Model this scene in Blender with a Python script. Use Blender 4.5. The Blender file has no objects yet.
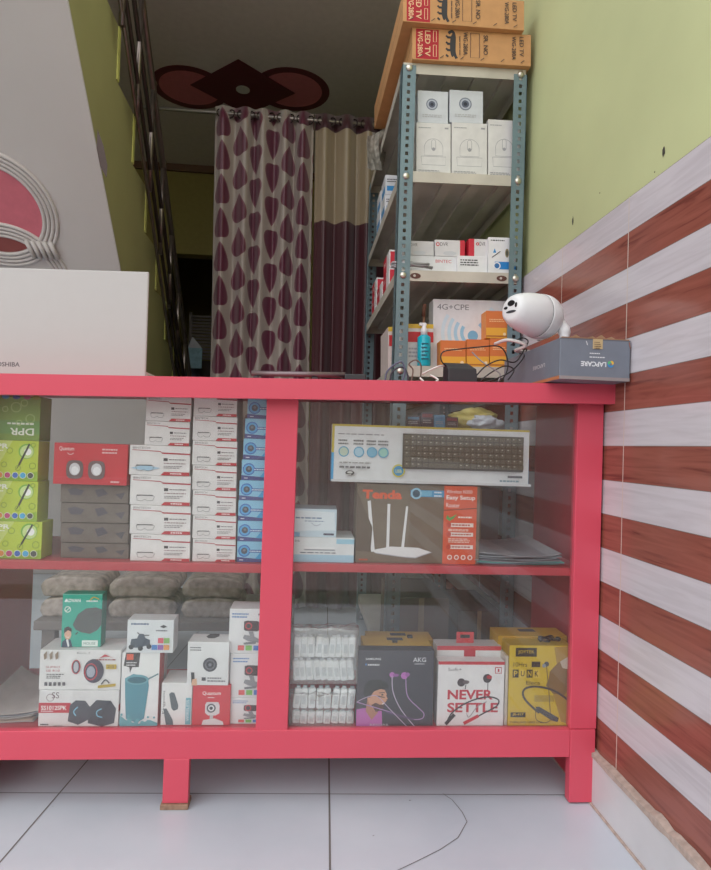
import bpy, bmesh, math, random
from math import sin, cos, pi, radians, atan, hypot, floor, sqrt
from mathutils import Vector, Matrix, noise
random.seed(7)
S = bpy.context.scene
COL = S.collection

# ------------------------------------------------------------------ camera
FPX = 620.0; CX, CY = 355.5, 435.0; ROLL = .0314; CZ = .797
YAW = atan(55.2/FPX); PIT = atan(11.7/hypot(FPX, 55.2))
FW = Vector((sin(YAW)*cos(PIT), cos(YAW)*cos(PIT), sin(PIT)))
RT = Vector((cos(YAW), -sin(YAW), 0)); UP = RT.cross(FW)
cam_d = bpy.data.cameras.new('camera'); cam = bpy.data.objects.new('camera', cam_d); COL.objects.link(cam)
cam_d.sensor_fit = 'VERTICAL'; cam_d.sensor_height = 36; cam_d.lens = 36*FPX/870; cam_d.clip_start = .02
cr = RT*cos(ROLL)+UP*sin(ROLL)      # image x axis
cu = RT*-sin(ROLL)+UP*cos(ROLL)     # image up axis
M3 = Matrix((cr, cu, -FW)).transposed()
cam.matrix_world = Matrix.Translation((0, 0, CZ)) @ M3.to_4x4()
S.camera = cam

# ------------------------------------------------------------------ world and exposure
W = bpy.data.worlds.new('overcast'); S.world = W; W.use_nodes = True
nt = W.node_tree; nt.nodes.clear()
wo = nt.nodes.new('ShaderNodeOutputWorld'); bg = nt.nodes.new('ShaderNodeBackground')
tc = nt.nodes.new('ShaderNodeTexCoord'); sx = nt.nodes.new('ShaderNodeSeparateXYZ'); rp = nt.nodes.new('ShaderNodeValToRGB')
nt.links.new(tc.outputs['Generated'], sx.inputs[0]); nt.links.new(sx.outputs['Z'], rp.inputs[0])
rp.color_ramp.elements[0].position = 0; rp.color_ramp.elements[0].color = (.55, .56, .58, 1)
rp.color_ramp.elements[1].position = 1.; rp.color_ramp.elements[1].color = (.80, .82, .86, 1)
em = rp.color_ramp.elements.new(.35); em.color = (1.25, 1.25, 1.26, 1)
sd = nt.nodes.new('ShaderNodeMath'); sd.operation = 'MULTIPLY_ADD'; sd.inputs[1].default_value = -.42; sd.inputs[2].default_value = 1.0
nt.links.new(sx.outputs['X'], sd.inputs[0]); nt.links.new(sd.outputs[0], bg.inputs[1])
nt.links.new(rp.outputs[0], bg.inputs[0])
nt.links.new(bg.outputs[0], wo.inputs[0])
S.view_settings.view_transform = 'Standard'; S.view_settings.look = 'None'
S.view_settings.gamma = 1; S.view_settings.use_curve_mapping = False
S.view_settings.exposure = 0.95

# ------------------------------------------------------------------ helpers: positions
def ray(px, py):
    dx, dy = px-CX, py-CY
    d = FW*FPX + RT*(dx*cos(ROLL)+dy*sin(ROLL)) + UP*(dx*sin(ROLL)-dy*cos(ROLL))
    return d/d.y
def at(px, py, Y):
    d = ray(px, py)*Y; d.z += CZ; return d
def atz(px, py, z):
    d = ray(px, py); d *= (z-CZ)/d.z; d.z += CZ; return d
RZ = -.0155; OX, OY = 0., 1.3867
def F(px, py, d=0.):
    r = ray(px, py); nx, ny = -sin(RZ), cos(RZ)
    t = (OX*nx+OY*ny+d)/(r.x*nx+r.y*ny); p = r*t
    return (p.x-OX)*cos(RZ)+(p.y-OY)*sin(RZ), CZ+p.z
def Lw(x, d, z):
    """counter coordinates -> world"""
    return Vector((OX+x*cos(RZ)-d*sin(RZ), OY+x*sin(RZ)+d*cos(RZ), z))

# ------------------------------------------------------------------ helpers: materials
def lin(c):
    c = c/255.
    return c/12.92 if c <= .04045 else ((c+.055)/1.055)**2.4
MC = {}
def mat(rgb, rough=.5, metal=0., spec=.5, var=.06, scale=30., bump=0.):
    key = (tuple(rgb), rough, metal, spec, var, scale, bump)
    if key in MC: return MC[key]
    m = bpy.data.materials.new('surface'); m.use_nodes = True; n = m.node_tree; b = n.nodes['Principled BSDF']
    c = [lin(v) for v in rgb]
    t = n.nodes.new('ShaderNodeTexCoord'); z = n.nodes.new('ShaderNodeTexNoise'); z.inputs['Scale'].default_value = scale
    z.inputs['Detail'].default_value = 4
    r = n.nodes.new('ShaderNodeValToRGB')
    r.color_ramp.elements[0].position = .3; r.color_ramp.elements[1].position = .7
    r.color_ramp.elements[0].color = [v*(1-var) for v in c]+[1]; r.color_ramp.elements[1].color = [min(1, v*(1+var)) for v in c]+[1]
    n.links.new(t.outputs['Object'], z.inputs['Vector']); n.links.new(z.outputs[0], r.inputs[0]); n.links.new(r.outputs[0], b.inputs['Base Color'])
    b.inputs['Roughness'].default_value = rough; b.inputs['Metallic'].default_value = metal
    b.inputs['Specular IOR Level'].default_value = spec
    if bump:
        bp = n.nodes.new('ShaderNodeBump'); bp.inputs['Strength'].default_value = bump; bp.inputs['Distance'].default_value = .002
        n.links.new(z.outputs[0], bp.inputs['Height']); n.links.new(bp.outputs[0], b.inputs['Normal'])
    MC[key] = m; return m

def glass_mat(base=.05, dust=.05, name='pane_glass', tint=(1, 1, 1), scale=3., rough=.0):
    m = bpy.data.materials.new(name); m.use_nodes = True; n = m.node_tree; n.nodes.clear()
    o = n.nodes.new('ShaderNodeOutputMaterial'); tr = n.nodes.new('ShaderNodeBsdfTransparent'); gl = n.nodes.new('ShaderNodeBsdfGlossy'); df = n.nodes.new('ShaderNodeBsdfDiffuse')
    tr.inputs[0].default_value = (*tint, 1); gl.inputs['Roughness'].default_value = rough
    df.inputs[0].default_value = (.75, .73, .71, 1)
    lw = n.nodes.new('ShaderNodeLayerWeight'); lw.inputs['Blend'].default_value = .5
    p = n.nodes.new('ShaderNodeMath'); p.operation = 'POWER'; p.inputs[1].default_value = 4
    n.links.new(lw.outputs['Facing'], p.inputs[0])
    ma = n.nodes.new('ShaderNodeMath'); ma.operation = 'MULTIPLY_ADD'; ma.inputs[1].default_value = .9-base; ma.inputs[2].default_value = base
    n.links.new(p.outputs[0], ma.inputs[0])
    t = n.nodes.new('ShaderNodeTexCoord'); z = n.nodes.new('ShaderNodeTexNoise'); z.inputs['Scale'].default_value = scale; z.inputs['Detail'].default_value = 6
    n.links.new(t.outputs['Object'], z.inputs['Vector'])
    du = n.nodes.new('ShaderNodeMapRange'); du.inputs[1].default_value = .3; du.inputs[2].default_value = .8
    du.inputs[3].default_value = dust*.5; du.inputs[4].default_value = dust*2
    n.links.new(z.outputs[0], du.inputs[0])
    m1 = n.nodes.new('ShaderNodeMixShader'); m2 = n.nodes.new('ShaderNodeMixShader')
    n.links.new(du.outputs[0], m1.inputs[0]); n.links.new(tr.outputs[0], m1.inputs[1]); n.links.new(df.outputs[0], m1.inputs[2])
    n.links.new(ma.outputs[0], m2.inputs[0]); n.links.new(m1.outputs[0], m2.inputs[1]); n.links.new(gl.outputs[0], m2.inputs[2])
    n.links.new(m2.outputs[0], o.inputs[0]); return m

# ------------------------------------------------------------------ helpers: meshes
class MB:
    def __init__(s): s.v = []; s.f = []; s.m = []; s.mats = []; s.sm = []
    def mi(s, m):
        if m not in s.mats: s.mats.append(m)
        return s.mats.index(m)
    def add(s, vs, fs, m, smooth=False):
        o = len(s.v); s.v += [tuple(v) for v in vs]; k = s.mi(m)
        for f in fs: s.f.append([i+o for i in f]); s.m.append(k); s.sm.append(smooth)
    def box(s, a, b, m, bev=0.):
        if bev:
            bm = bmesh.new(); bmesh.ops.create_cube(bm, size=1)
            for v in bm.verts: v.co = Vector([a[i]+(b[i]-a[i])*(v.co[i]+.5) for i in range(3)])
            bmesh.ops.bevel(bm, geom=bm.edges[:], offset=bev, segments=2, profile=.5, affect='EDGES')
            bm.verts.index_update(); s.add([v.co for v in bm.verts], [[v.index for v in f.verts] for f in bm.faces], m); bm.free(); return
        (x0, y0, z0), (x1, y1, z1) = a, b
        s.add([(x0,y0,z0),(x1,y0,z0),(x1,y1,z0),(x0,y1,z0),(x0,y0,z1),(x1,y0,z1),(x1,y1,z1),(x0,y1,z1)],
              [(0,3,2,1),(4,5,6,7),(0,1,5,4),(1,2,6,5),(2,3,7,6),(3,0,4,7)], m)
    def tube(s, pts, r, m, n=8, caps=True, radii=None):
        pts = [Vector(p) for p in pts]; vs = []; fs = []
        t0 = (pts[1]-pts[0]).normalized(); a = t0.orthogonal().normalized()
        for i, p in enumerate(pts):
            t = (pts[min(i+1, len(pts)-1)]-pts[max(i-1, 0)]).normalized()
            a = (a-t*a.dot(t)).normalized(); b = t.cross(a); rr = radii[i] if radii else r
            for k in range(n):
                q = 2*pi*k/n; vs.append(p+a*cos(q)*rr+b*sin(q)*rr)
        for i in range(len(pts)-1):
            for k in range(n): fs.append((i*n+k, i*n+(k+1) % n, (i+1)*n+(k+1) % n, (i+1)*n+k))
        if caps: fs.append(list(range(n))[::-1]); fs.append([(len(pts)-1)*n+k for k in range(n)])
        s.add(vs, fs, m, True)
    def lathe(s, prof, m, n=32, M=None, mats=None):
        """prof: (r, z) pairs about local Z, M maps to place"""
        M = M or Matrix(); vs = []
        for r, z in prof:
            for k in range(n): vs.append(M @ Vector((r*cos(2*pi*k/n), r*sin(2*pi*k/n), z)))
        for i in range(len(prof)-1):
            fs = [(i*n+k, i*n+(k+1) % n, (i+1)*n+(k+1) % n, (i+1)*n+k) for k in range(n)]
            if i == 0: s.add(vs, fs, mats[i] if mats else m, True); base = len(s.v)-len(vs)
            else:
                kk = s.mi(mats[i] if mats else m)
                for f in fs: s.f.append([q+base for q in f]); s.m.append(kk); s.sm.append(True)
    def prism(s, poly, axis, a, b, m):
        """poly in the two other axes (order y,z / x,z / x,y), extruded from a to b on axis"""
        def P(p, t): return {'x': (t, p[0], p[1]), 'y': (p[0], t, p[1]), 'z': (p[0], p[1], t)}[axis]
        n = len(poly); s.add([P(p, a) for p in poly]+[P(p, b) for p in poly],
              [list(range(n)), list(range(n, 2*n))[::-1]]+[(i, (i+1) % n, (i+1) % n+n, i+n) for i in range(n)], m)
    def ob(s, name, parent=None, loc=(0, 0, 0), rot=(0, 0, 0)):
        me = bpy.data.meshes.new(name); me.from_pydata(s.v, [], s.f)
        for m in s.mats: me.materials.append(m)
        me.polygons.foreach_set('material_index', s.m); me.polygons.foreach_set('use_smooth', s.sm); me.update()
        bm = bmesh.new(); bm.from_mesh(me); bmesh.ops.recalc_face_normals(bm, faces=bm.faces); bm.to_mesh(me); bm.free()
        o = bpy.data.objects.new(name, me); COL.objects.link(o); o.parent = parent; o.location = loc; o.rotation_euler = rot
        return o
def tag(o, label=None, cat=None, group=None, kind=None):
    if label: o['label'] = label
    if cat: o['category'] = cat
    if group: o['group'] = group
    if kind: o['kind'] = kind
    return o
def empty(name, loc=(0, 0, 0), rot=(0, 0, 0)):
    o = bpy.data.objects.new(name, None); COL.objects.link(o); o.location = loc; o.rotation_euler = rot; o.empty_display_size = .05
    return o
def copy_tree(o, parent=None):
    c = o.copy(); COL.objects.link(c); c.parent = parent
    for ch in list(o.children): copy_tree(ch, c)
    return c
def smooth_path(pts, n=6):
    pts = [Vector(p) for p in pts]; out = []
    for i in range(len(pts)-1):
        p0 = pts[max(i-1, 0)]; p1 = pts[i]; p2 = pts[i+1]; p3 = pts[min(i+2, len(pts)-1)]
        for k in range(n):
            t = k/n; out.append(.5*((2*p1)+(p2-p0)*t+(2*p0-5*p1+4*p2-p3)*t*t+(3*p1-p0-3*p2+p3)*t**3))
    out.append(pts[-1]); return out

TXT = {}
def text_geo(body, bold=0.):
    k = (body, bold)
    if k in TXT: return TXT[k]
    cu_ = bpy.data.curves.new('t', 'FONT'); cu_.body = body; cu_.size = 1; cu_.offset = bold; cu_.resolution_u = 3
    o = bpy.data.objects.new('t', cu_); COL.objects.link(o); bpy.context.view_layer.update()
    dg = bpy.context.evaluated_depsgraph_get(); me = bpy.data.meshes.new_from_object(o.evaluated_get(dg), depsgraph=dg)
    vs = [v.co.copy() for v in me.vertices]; fs = [list(p.vertices) for p in me.polygons]
    bpy.data.objects.remove(o); bpy.data.curves.remove(cu_); bpy.data.meshes.remove(me)
    if not vs: vs = [Vector((0, 0, 0))]
    x0 = min(v.x for v in vs); x1 = max(v.x for v in vs); y0 = min(v.y for v in vs); y1 = max(v.y for v in vs)
    TXT[k] = ([((v.x-x0), (v.y-y0)) for v in vs], fs, max(x1-x0, 1e-4), max(y1-y0, 1e-4)); return TXT[k]

class Bx(MB):
    """a printed carton; draw on faces F, L, R, T with u right, v down in 0..1"""
    def __init__(s, w, dp, h, col=(235, 235, 235), rough=.45, bev=.0012, **kw):
        super().__init__(); s.w, s.dp, s.h = w, dp, h; s.rough = rough; s.ly = {}
        s.box((-w/2, 0, 0), (w/2, dp, h), mat(col, rough, **kw), bev)
    def c(s, col): return col if isinstance(col, bpy.types.Material) else mat(col, s.rough, var=.03)
    def dim(s, f): return {'F': (s.w, s.h), 'L': (s.dp, s.h), 'R': (s.dp, s.h), 'T': (s.w, s.dp)}[f]
    def P(s, f, a, b, e):
        """a,b metres from the top left"""
        w, dp, h = s.w, s.dp, s.h
        if f == 'F': return (-w/2+a, -e, h-b)
        if f == 'R': return (w/2+e, a, h-b)
        if f == 'L': return (-w/2-e, dp-a, h-b)
        return (-w/2+a, dp-b, h+e)
    def e(s, f):
        s.ly[f] = s.ly.get(f, 0)+1; return .00008+.00006*s.ly[f]
    def poly(s, pts, col, f='F'):
        W_, H_ = s.dim(f); e = s.e(f); s.add([s.P(f, u*W_, v*H_, e) for u, v in pts], [list(range(len(pts)))], s.c(col))
    def rect(s, u0, v0, u1, v1, col, f='F'): s.poly([(u0, v0), (u1, v0), (u1, v1), (u0, v1)], col, f)
    def ell(s, u, v, ru, rv, col, f='F', rot=0, n=28):
        W_, H_ = s.dim(f); pts = []
        a = radians(rot)
        for k in range(n):
            q = 2*pi*k/n; x = ru*W_*cos(q); y = rv*H_*sin(q)
            pts.append((u+(x*cos(a)-y*sin(a))/W_, v+(x*sin(a)+y*cos(a))/H_))
        s.poly(pts, col, f)
    def circ(s, u, v, r, col, f='F'):
        W_, H_ = s.dim(f); s.ell(u, v, r, r*W_/H_, col, f)
    def line(s, pts, wd, col, f='F', closed=False):
        """wd in units of face height"""
        W_, H_ = s.dim(f); e = s.e(f); P = [Vector((u*W_, v*H_)) for u, v in pts]
        if closed: P.append(P[0])
        vs = []; fs = []
        for i, p in enumerate(P):
            t = (P[min(i+1, len(P)-1)]-P[max(i-1, 0)])
            t = t.normalized() if t.length else Vector((1, 0)); n = Vector((-t.y, t.x))*wd*H_/2
            vs += [s.P(f, *(p+n), e), s.P(f, *(p-n), e)]
            if i: fs.append((2*i-2, 2*i-1, 2*i+1, 2*i))
        s.add(vs, fs, s.c(col))
    def curve(s, pts, wd, col, f='F'):
        q = smooth_path([(a, b, 0) for a, b in pts], 6); s.line([(p.x, p.y) for p in q], wd, col, f)
    def ring(s, u, v, r, wd, col, f='F', a0=0, a1=360, n=36):
        W_, H_ = s.dim(f); s.line([(u+r*cos(radians(a0+(a1-a0)*k/n)), v+r*W_/H_*sin(radians(a0+(a1-a0)*k/n))) for k in range(n+1)], wd, col, f)
    def text(s, body, u, v, hh, col, f='F', w=None, rot=0, bold=.0):
        """top-left of the unrotated text at (u,v); hh cap height, w width (fractions of the face); rot in quarter/half turns about its centre"""
        W_, H_ = s.dim(f); V, fs, tw, th = text_geo(body, bold); H = hh*H_; wd = (w*W_) if w else tw*H/th
        if rot in (90, 270): H = hh*W_; wd = (w*H_) if w else tw*H/th
        e = s.e(f); cx = u*W_+(wd/2 if rot in (0, 180) else H/2); cy = v*H_+(H/2 if rot in (0, 180) else wd/2)
        a = radians(rot); out = []
        for x, y in V:
            X = x/tw*wd-wd/2; Y = H/2-y/th*H     # y down
            out.append(s.P(f, cx+X*cos(a)-Y*sin(a), cy+X*sin(a)+Y*cos(a), e))
        s.add(out, fs, s.c(col))
    def micro(s, u0, v0, u1, rows, lh, col, f='F', gap=2.2):
        """illegible small print: short broken strokes"""
        R = random.Random(int(u0*1000+v0*77+rows))
        for r in range(rows):
            x = u0; end = u1-R.random()*.25*(u1-u0); v = v0+r*lh*gap
            while x < end:
                l = min((.04+.07*R.random())*(u1-u0)*1.6, end-x); s.rect(x, v, x+l, v+lh, col, f); x += l+.03*(u1-u0)

def pbox(name, px, d, dp, z0=None, col=(235, 235, 235), rot=0., label=None, cat='box', group=None, draw=None, rough=.45, tilt=0., **kw):
    """carton whose front fills the pixel rectangle px when standing d behind the counter front; rests at z0"""
    x0, y0, x1, y1 = px; ym = (y0+y1)/2; xm = (x0+x1)/2
    xa = F(x0, ym, d)[0]; xb = F(x1, ym, d)[0]; zt = F(xm, y0, d)[1]; zb = F(xm, y1, d)[1] if z0 is None else z0
    if xb < -.05 or xa < -.05: zt = min(zt, .9155+.0214*xa)
    b = Bx(xb-xa, dp, zt-zb, col, rough, **kw)
    if draw: draw(b)
    o = b.ob(name, None, Lw((xa+xb)/2, d, zb), (0, tilt, RZ+rot)); tag(o, label, cat, group)
    return o, (xa, xb, zb, zt)

# ================================================================== THE SETTING
def wood_tile_mat():
    m = bpy.data.materials.new('striped_wall_tile'); m.use_nodes = True; n = m.node_tree; b = n.nodes['Principled BSDF']
    N = n.nodes.new; L = n.links.new
    t = N('ShaderNodeTexCoord'); s = N('ShaderNodeSeparateXYZ'); L(t.outputs['Object'], s.inputs[0])
    def math(op, a, bb=None, c=None):
        k = N('ShaderNodeMath'); k.operation = op
        for i, q in enumerate((a, bb, c)):
            if q is None: continue
            if isinstance(q, (int, float)): k.inputs[i].default_value = q
            else: L(q, k.inputs[i])
        return k.outputs[0]
    Z = s.outputs['Z']; Y = s.outputs['Y']
    # top of the tiling is z=1.3612, one stripe is .0778
    k = math('DIVIDE', math('SUBTRACT', 1.3612, Z), .0778)
    par = math('MODULO', math('FLOOR', k), 2.)
    fr = math('FRACT', k)
    mp = N('ShaderNodeMapping'); mp.inputs['Scale'].default_value = (1, 3.0, 45); L(t.outputs['Object'], mp.inputs[0])
    nz = N('ShaderNodeTexNoise'); nz.inputs['Scale'].default_value = 1.6; nz.inputs['Detail'].default_value = 7; nz.inputs['Distortion'].default_value = .9; L(mp.outputs[0], nz.inputs[0])
    r1 = N('ShaderNodeValToRGB'); L(nz.outputs[0], r1.inputs[0])
    cr_ = r1.color_ramp; cr_.elements[0].position = .3; cr_.elements[0].color = (lin(112), lin(60), lin(52), 1); cr_.elements[1].position = .62; cr_.elements[1].color = (lin(150), lin(88), lin(76), 1)
    e = cr_.elements.new(.42); e.color = (lin(138), lin(78), lin(67), 1)
    r2 = N('ShaderNodeValToRGB'); L(nz.outputs[0], r2.inputs[0])
    cr_ = r2.color_ramp; cr_.elements[0].position = .3; cr_.elements[0].color = (lin(190), lin(182), lin(188), 1); cr_.elements[1].position = .6; cr_.elements[1].color = (lin(203), lin(196), lin(202), 1)
    mx = N('ShaderNodeMix'); mx.data_type = 'RGBA'; L(par, mx.inputs['Factor']); L(r2.outputs[0], mx.inputs['A']); L(r1.outputs[0], mx.inputs['B'])
    # grout: vertical joints every .345 m from y=1.287, fine joints between stripes
    jy = math('ABSOLUTE', math('SUBTRACT', math('FRACT', math('ADD', math('DIVIDE', math('SUBTRACT', Y, 1.290), .345), 10.5)), .5))
    g1 = math('LESS_THAN', jy, .0042)
    g2 = math('LESS_THAN', math('MINIMUM', fr, math('SUBTRACT', 1., fr)), .009)
    m2 = N('ShaderNodeMix'); m2.data_type = 'RGBA'; L(g2, m2.inputs['Factor']); L(mx.outputs['Result'], m2.inputs['A']); m2.inputs['B'].default_value = (lin(120), lin(105), lin(100), 1)
    m3 = N('ShaderNodeMix'); m3.data_type = 'RGBA'; L(g1, m3.inputs['Factor']); L(m2.outputs['Result'], m3.inputs['A']); m3.inputs['B'].default_value = (lin(205), lin(190), lin(180), 1)
    L(m3.outputs['Result'], b.inputs['Base Color']); b.inputs['Roughness'].default_value = .16
    b.inputs['Specular IOR Level'].default_value = .5
    bp = N('ShaderNodeBump'); bp.inputs['Strength'].default_value = .25; bp.inputs['Distance'].default_value = .002; bp.invert = True
    L(math('MAXIMUM', g1, g2), bp.inputs['Height']); L(bp.outputs[0], b.inputs['Normal'])
    return m

def floor_mat():
    m = bpy.data.materials.new('white_floor_tile'); m.use_nodes = True; n = m.node_tree; b = n.nodes['Principled BSDF']
    N = n.nodes.new; L = n.links.new
    t = N('ShaderNodeTexCoord'); z = N('ShaderNodeTexNoise'); z.inputs['Scale'].default_value = 2.2; z.inputs['Detail'].default_value = 6
    L(t.outputs['Object'], z.inputs[0]); r = N('ShaderNodeValToRGB'); L(z.outputs[0], r.inputs[0])
    r.color_ramp.elements[0].position = .3; r.color_ramp.elements[0].color = (lin(186), lin(195), lin(206), 1)
    r.color_ramp.elements[1].position = .7; r.color_ramp.elements[1].color = (lin(208), lin(215), lin(224), 1)
    v = N('ShaderNodeTexNoise'); v.inputs['Scale'].default_value = 38; v.inputs['Detail'].default_value = 2; L(t.outputs['Object'], v.inputs[0])
    q = N('ShaderNodeMapRange'); q.inputs[1].default_value = .755; q.inputs[2].default_value = .80; L(v.outputs[0], q.inputs[0])
    mx = N('ShaderNodeMix'); mx.data_type = 'RGBA'; L(q.outputs[0], mx.inputs['Factor']); L(r.outputs[0], mx.inputs['A']); mx.inputs['B'].default_value = (.12, .11, .1, 1)
    L(mx.outputs['Result'], b.inputs['Base Color']); b.inputs['Roughness'].default_value = .22
    return m

WX = .70
M_green = mat((188, 193, 145), .75, var=.07, scale=2.5, bump=.15)
M_dark = mat((150, 145, 140), .8, var=.05)
def struct(mb, name, parent=None):
    o = mb.ob(name, parent); 
    if parent is None: o['kind'] = 'structure'
    return o
# floor with its joints as shallow grooves
fl = MB(); fl.box((-4, -.35, -.06), (.85, 6.2, 0), floor_mat()); floor_o = struct(fl, 'floor')
# joints (dark grout lines) and the crack
gj = MB(); M_grout = mat((112, 108, 106), .9)
def strip(mb, a, b, w, m, z=.0006):
    a = Vector((a[0], a[1], 0)); b = Vector((b[0], b[1], 0)); t = (b-a).normalized(); n = Vector((-t.y, t.x, 0))*w/2
    mb.add([(*(a-n).xy, z), (*(b-n).xy, z), (*(b+n).xy, z), (*(a+n).xy, z)], [(0, 1, 2, 3)], m)
p1 = atz(330, 868, 0); p2 = atz(329, 765, 0); dr = (p2-p1).normalized()
strip(gj, p1-dr*1.5, p2+dr*3, .004, M_grout)
p3 = atz(2, 860, 0); p4 = atz(88, 760, 0); dr2 = (p4-p3).normalized(); strip(gj, p3-dr2*1.5, p4+dr2*3, .003, M_grout)
p5 = atz(20, 793, 0); p6 = atz(560, 795, 0); dr3 = (p6-p5).normalized(); strip(gj, p5-dr3*1.5, p6+dr3*.1, .0025, M_grout)
ck = [atz(*p, 0) for p in ((443, 794), (452, 800), (462, 812), (467, 822), (458, 838), (440, 850), (420, 860), (395, 872))]
for a, b in zip(ck, ck[1:]): strip(gj, a, b, .0016, M_grout, .0009)
o = gj.ob('trim_1'); o['kind'] = 'structure'

# right wall: green plaster above, striped tiles below
wr = MB(); wr.box((WX+.012, -1.6, 0), (WX+.2, 6.2, 3.4), M_green)
wall_r = struct(wr, 'wall_right')
tl = MB(); tl.box((WX, -1.6, .112), (WX+.0121, 4.8, 1.3612), wood_tile_mat()); struct(tl, 'trim_2')
# skirting, pale marble with a ragged mortar line on top
sk = MB(); M_marb = mat((206, 205, 208), .3, var=.08, scale=6)
sk.box((WX-.012, -1.6, 0), (WX+.001, 4.8, .112), M_marb, .002); struct(sk, 'baseboard_right')
mo = MB(); M_mort = mat((178, 160, 150), .95, var=.2, scale=60, bump=.6)
ys = [-1.6+.02*i for i in range(321)]; vs = []; fs = []
for i, y in enumerate(ys):
    a = .006+.007*noise.noise(Vector((y*13, 3, 1)))+.004*noise.noise(Vector((y*45, 3, 1))); a = max(a, .002)
    vs += [(WX-.0135-a*.3, y, .108-a*.3), (WX-.0135-a*.3, y, .112+a), (WX-.001, y, .116+a), (WX+.003, y, .108)]
    if i:
        k = 4*i; fs += [(k-4+j, k-4+(j+1) % 4, k+(j+1) % 4, k+j) for j in range(4)]
fs += [(0, 1, 2, 3), tuple(4*len(ys)-4+j for j in range(4))]
mo.add(vs, fs, M_mort); struct(mo, 'trim_3')
# grout bead where floor meets skirting
bd = MB(); bd.tube([(WX-.013, -1.6+.1*i, .001) for i in range(64)], .004, M_mort, 6); struct(bd, 'trim_4')
# chips in the plaster
ch = MB(); M_chip = mat((70, 66, 60), .95)
for (px, py, w, h) in ((664, 151, 3, 6), (573, 221, 2, 8), (600, 193, 1, 1), (655, 172, 1, 1)):
    c = ray(px, py); c = c*((WX+.0118)/c.x); c.z += CZ; ww = w*.0022; hh = h*.0018; vs = []
    for k in range(10): vs.append((WX+.0112, c.y+ww*cos(2*pi*k/10)*(.6+.6*random.random()), c.z+hh*sin(2*pi*k/10)*(.6+.6*random.random())))
    ch.add(vs, [list(range(10))], M_chip)
struct(ch, 'trim_5')

# ceiling and far walls
cl = MB(); M_ceil = mat((205, 196, 190), .85, var=.04); cl.box((-4, 2.05, 2.9), (.71, 6.2, 3.05), M_ceil); struct(cl, 'ceiling')
wb = MB(); M_back = mat((150, 138, 84), .85, var=.06)
YB = 4.8
dx0, dx1, dz = at(166, 300, YB).x, at(240, 300, YB).x, at(190, 254, YB).z
wb.box((-4, YB, 0), (dx0, YB+.12, 2.9), M_back); wb.box((dx1, YB, 0), (.712, YB+.12, 2.9), M_back); wb.box((dx0, YB, dz), (dx1, YB+.12, 2.9), M_back)
struct(wb, 'wall_back')
wl = MB(); wl.box((-4.1, -.2, 0), (-4, 6.2, 3.05), M_green); struct(wl, 'wall_left')
wf = MB(); wf.box((-4, 6.2, 0), (.9, 6.3, 3.05), M_back); struct(wf, 'wall_far')
tz = at(185, 168, YB).z
tm = MB(); M_maroon = mat((96, 34, 44), .6); tm.box((-4, YB-.03, tz-.035), (.70, YB-.001, tz+.03), mat((110, 80, 66), .6)); struct(tm, 'trim_6')
# painted ceiling motif: two circles under a lozenge
cm = MB(); M_rose = mat((196, 110, 118), .7); M_white = mat((200, 196, 192), .6)
def disc(mb, cx, cy, r, z, m, n=48, r0=0):
    if r0:
        vs = [(cx+rr*cos(2*pi*k/n), cy+rr*sin(2*pi*k/n), z) for rr in (r0, r) for k in range(n)]
        vs += [(v[0], v[1], z+.004) for v in vs]
        fs = []
        for k in range(n):
            j = (k+1) % n; fs += [(k, j, n+j, n+k), (2*n+k, 2*n+j, 3*n+j, 3*n+k), (k, j, 2*n+j, 2*n+k), (n+k, n+j, 3*n+j, 3*n+k)]
        mb.add(vs, fs, m)
    else: mb.prism([(cx+r*cos(2*pi*k/n), cy+r*sin(2*pi*k/n)) for k in range(n)], 'z', z, z+.004, m)
zc = 2.9
cL = atz(190, 88, zc); cR = atz(292, 90, zc); cM = atz(243, 88, zc)
eL = atz(153, 88, zc); rr = abs(cL.x-eL.x); print('ceiling motif', cL, cR, cM, rr)
for c in (cL, cR):
    disc(cm, c.x, c.y, rr*.83, zc-.003, M_rose); disc(cm, c.x, c.y, rr, zc-.004, M_maroon, r0=rr*.80)
hw = rr*1.1; hd = rr*1.28
cm.prism([(cM.x-hw*1.25, cM.y), (cM.x, cM.y-hd), (cM.x+hw*1.25, cM.y), (cM.x, cM.y+hd)], 'z', zc-.009, zc-.005, M_maroon)
disc(cm, cM.x, cM.y, rr*.18, zc-.013, M_white)
struct(cm, 'trim_7')

# ------------------------------------------------------------------ world behind the photographer (seen only in reflections)
gr = MB(); gr.box((-14, -22, -.30), (14, -.34, -.22), mat((158, 150, 142), .9, var=.15, scale=.8)); struct(gr, 'ground')
gv = MB(); gv.box((-14, -1.3, -.22), (14, -.5, -.15), mat((76, 96, 56), .95, var=.6, scale=14, bump=1.)); struct(gv, 'ground')
op = MB(); op.box((-14, -13, -.14), (14, -12.6, 3.2), mat((160, 140, 126), .9, var=.35, scale=.9)); struct(op, 'wall_opposite')

# ================================================================== STAIRCASE on the left
SX = -.68
stair = tag(empty('staircase', (SX, 3.4, 0)), 'green-sided staircase rising toward the street at left, with white underside', 'staircase')
M_gs = mat((160, 157, 106), .75, var=.06, scale=3, bump=.1); M_sof = mat((196, 190, 188), .7, var=.04, scale=3)
Y1, Z1, TR, RI = 2.23, 2.24, .222, .19
prof = []
for k in range(-4, 11):
    y = Y1+TR*k; z = Z1-RI*k
    prof += [(y-SX*0, z), (y, z-RI)]
ytop = Y1-TR*5
poly = [(ytop, prof[0][1])]+prof
ysf = lambda y: 2.03-1.0*(y-1.743)
poly = poly[:-1]+[(prof[-1][0], max(0, prof[-1][1]))]
poly += [(3.77, 0.), (ytop, ysf(ytop))]
def sub(o, root): o.parent = root; o.location = o.location-root.location; return o
g = MB(); g.prism(poly, 'x', SX, SX-.10, M_gs); sub(g.ob('side_panel'), stair)
g = MB()
inner = [(y, z-.003) if z > 0 else (y, z) for y, z in poly]
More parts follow.
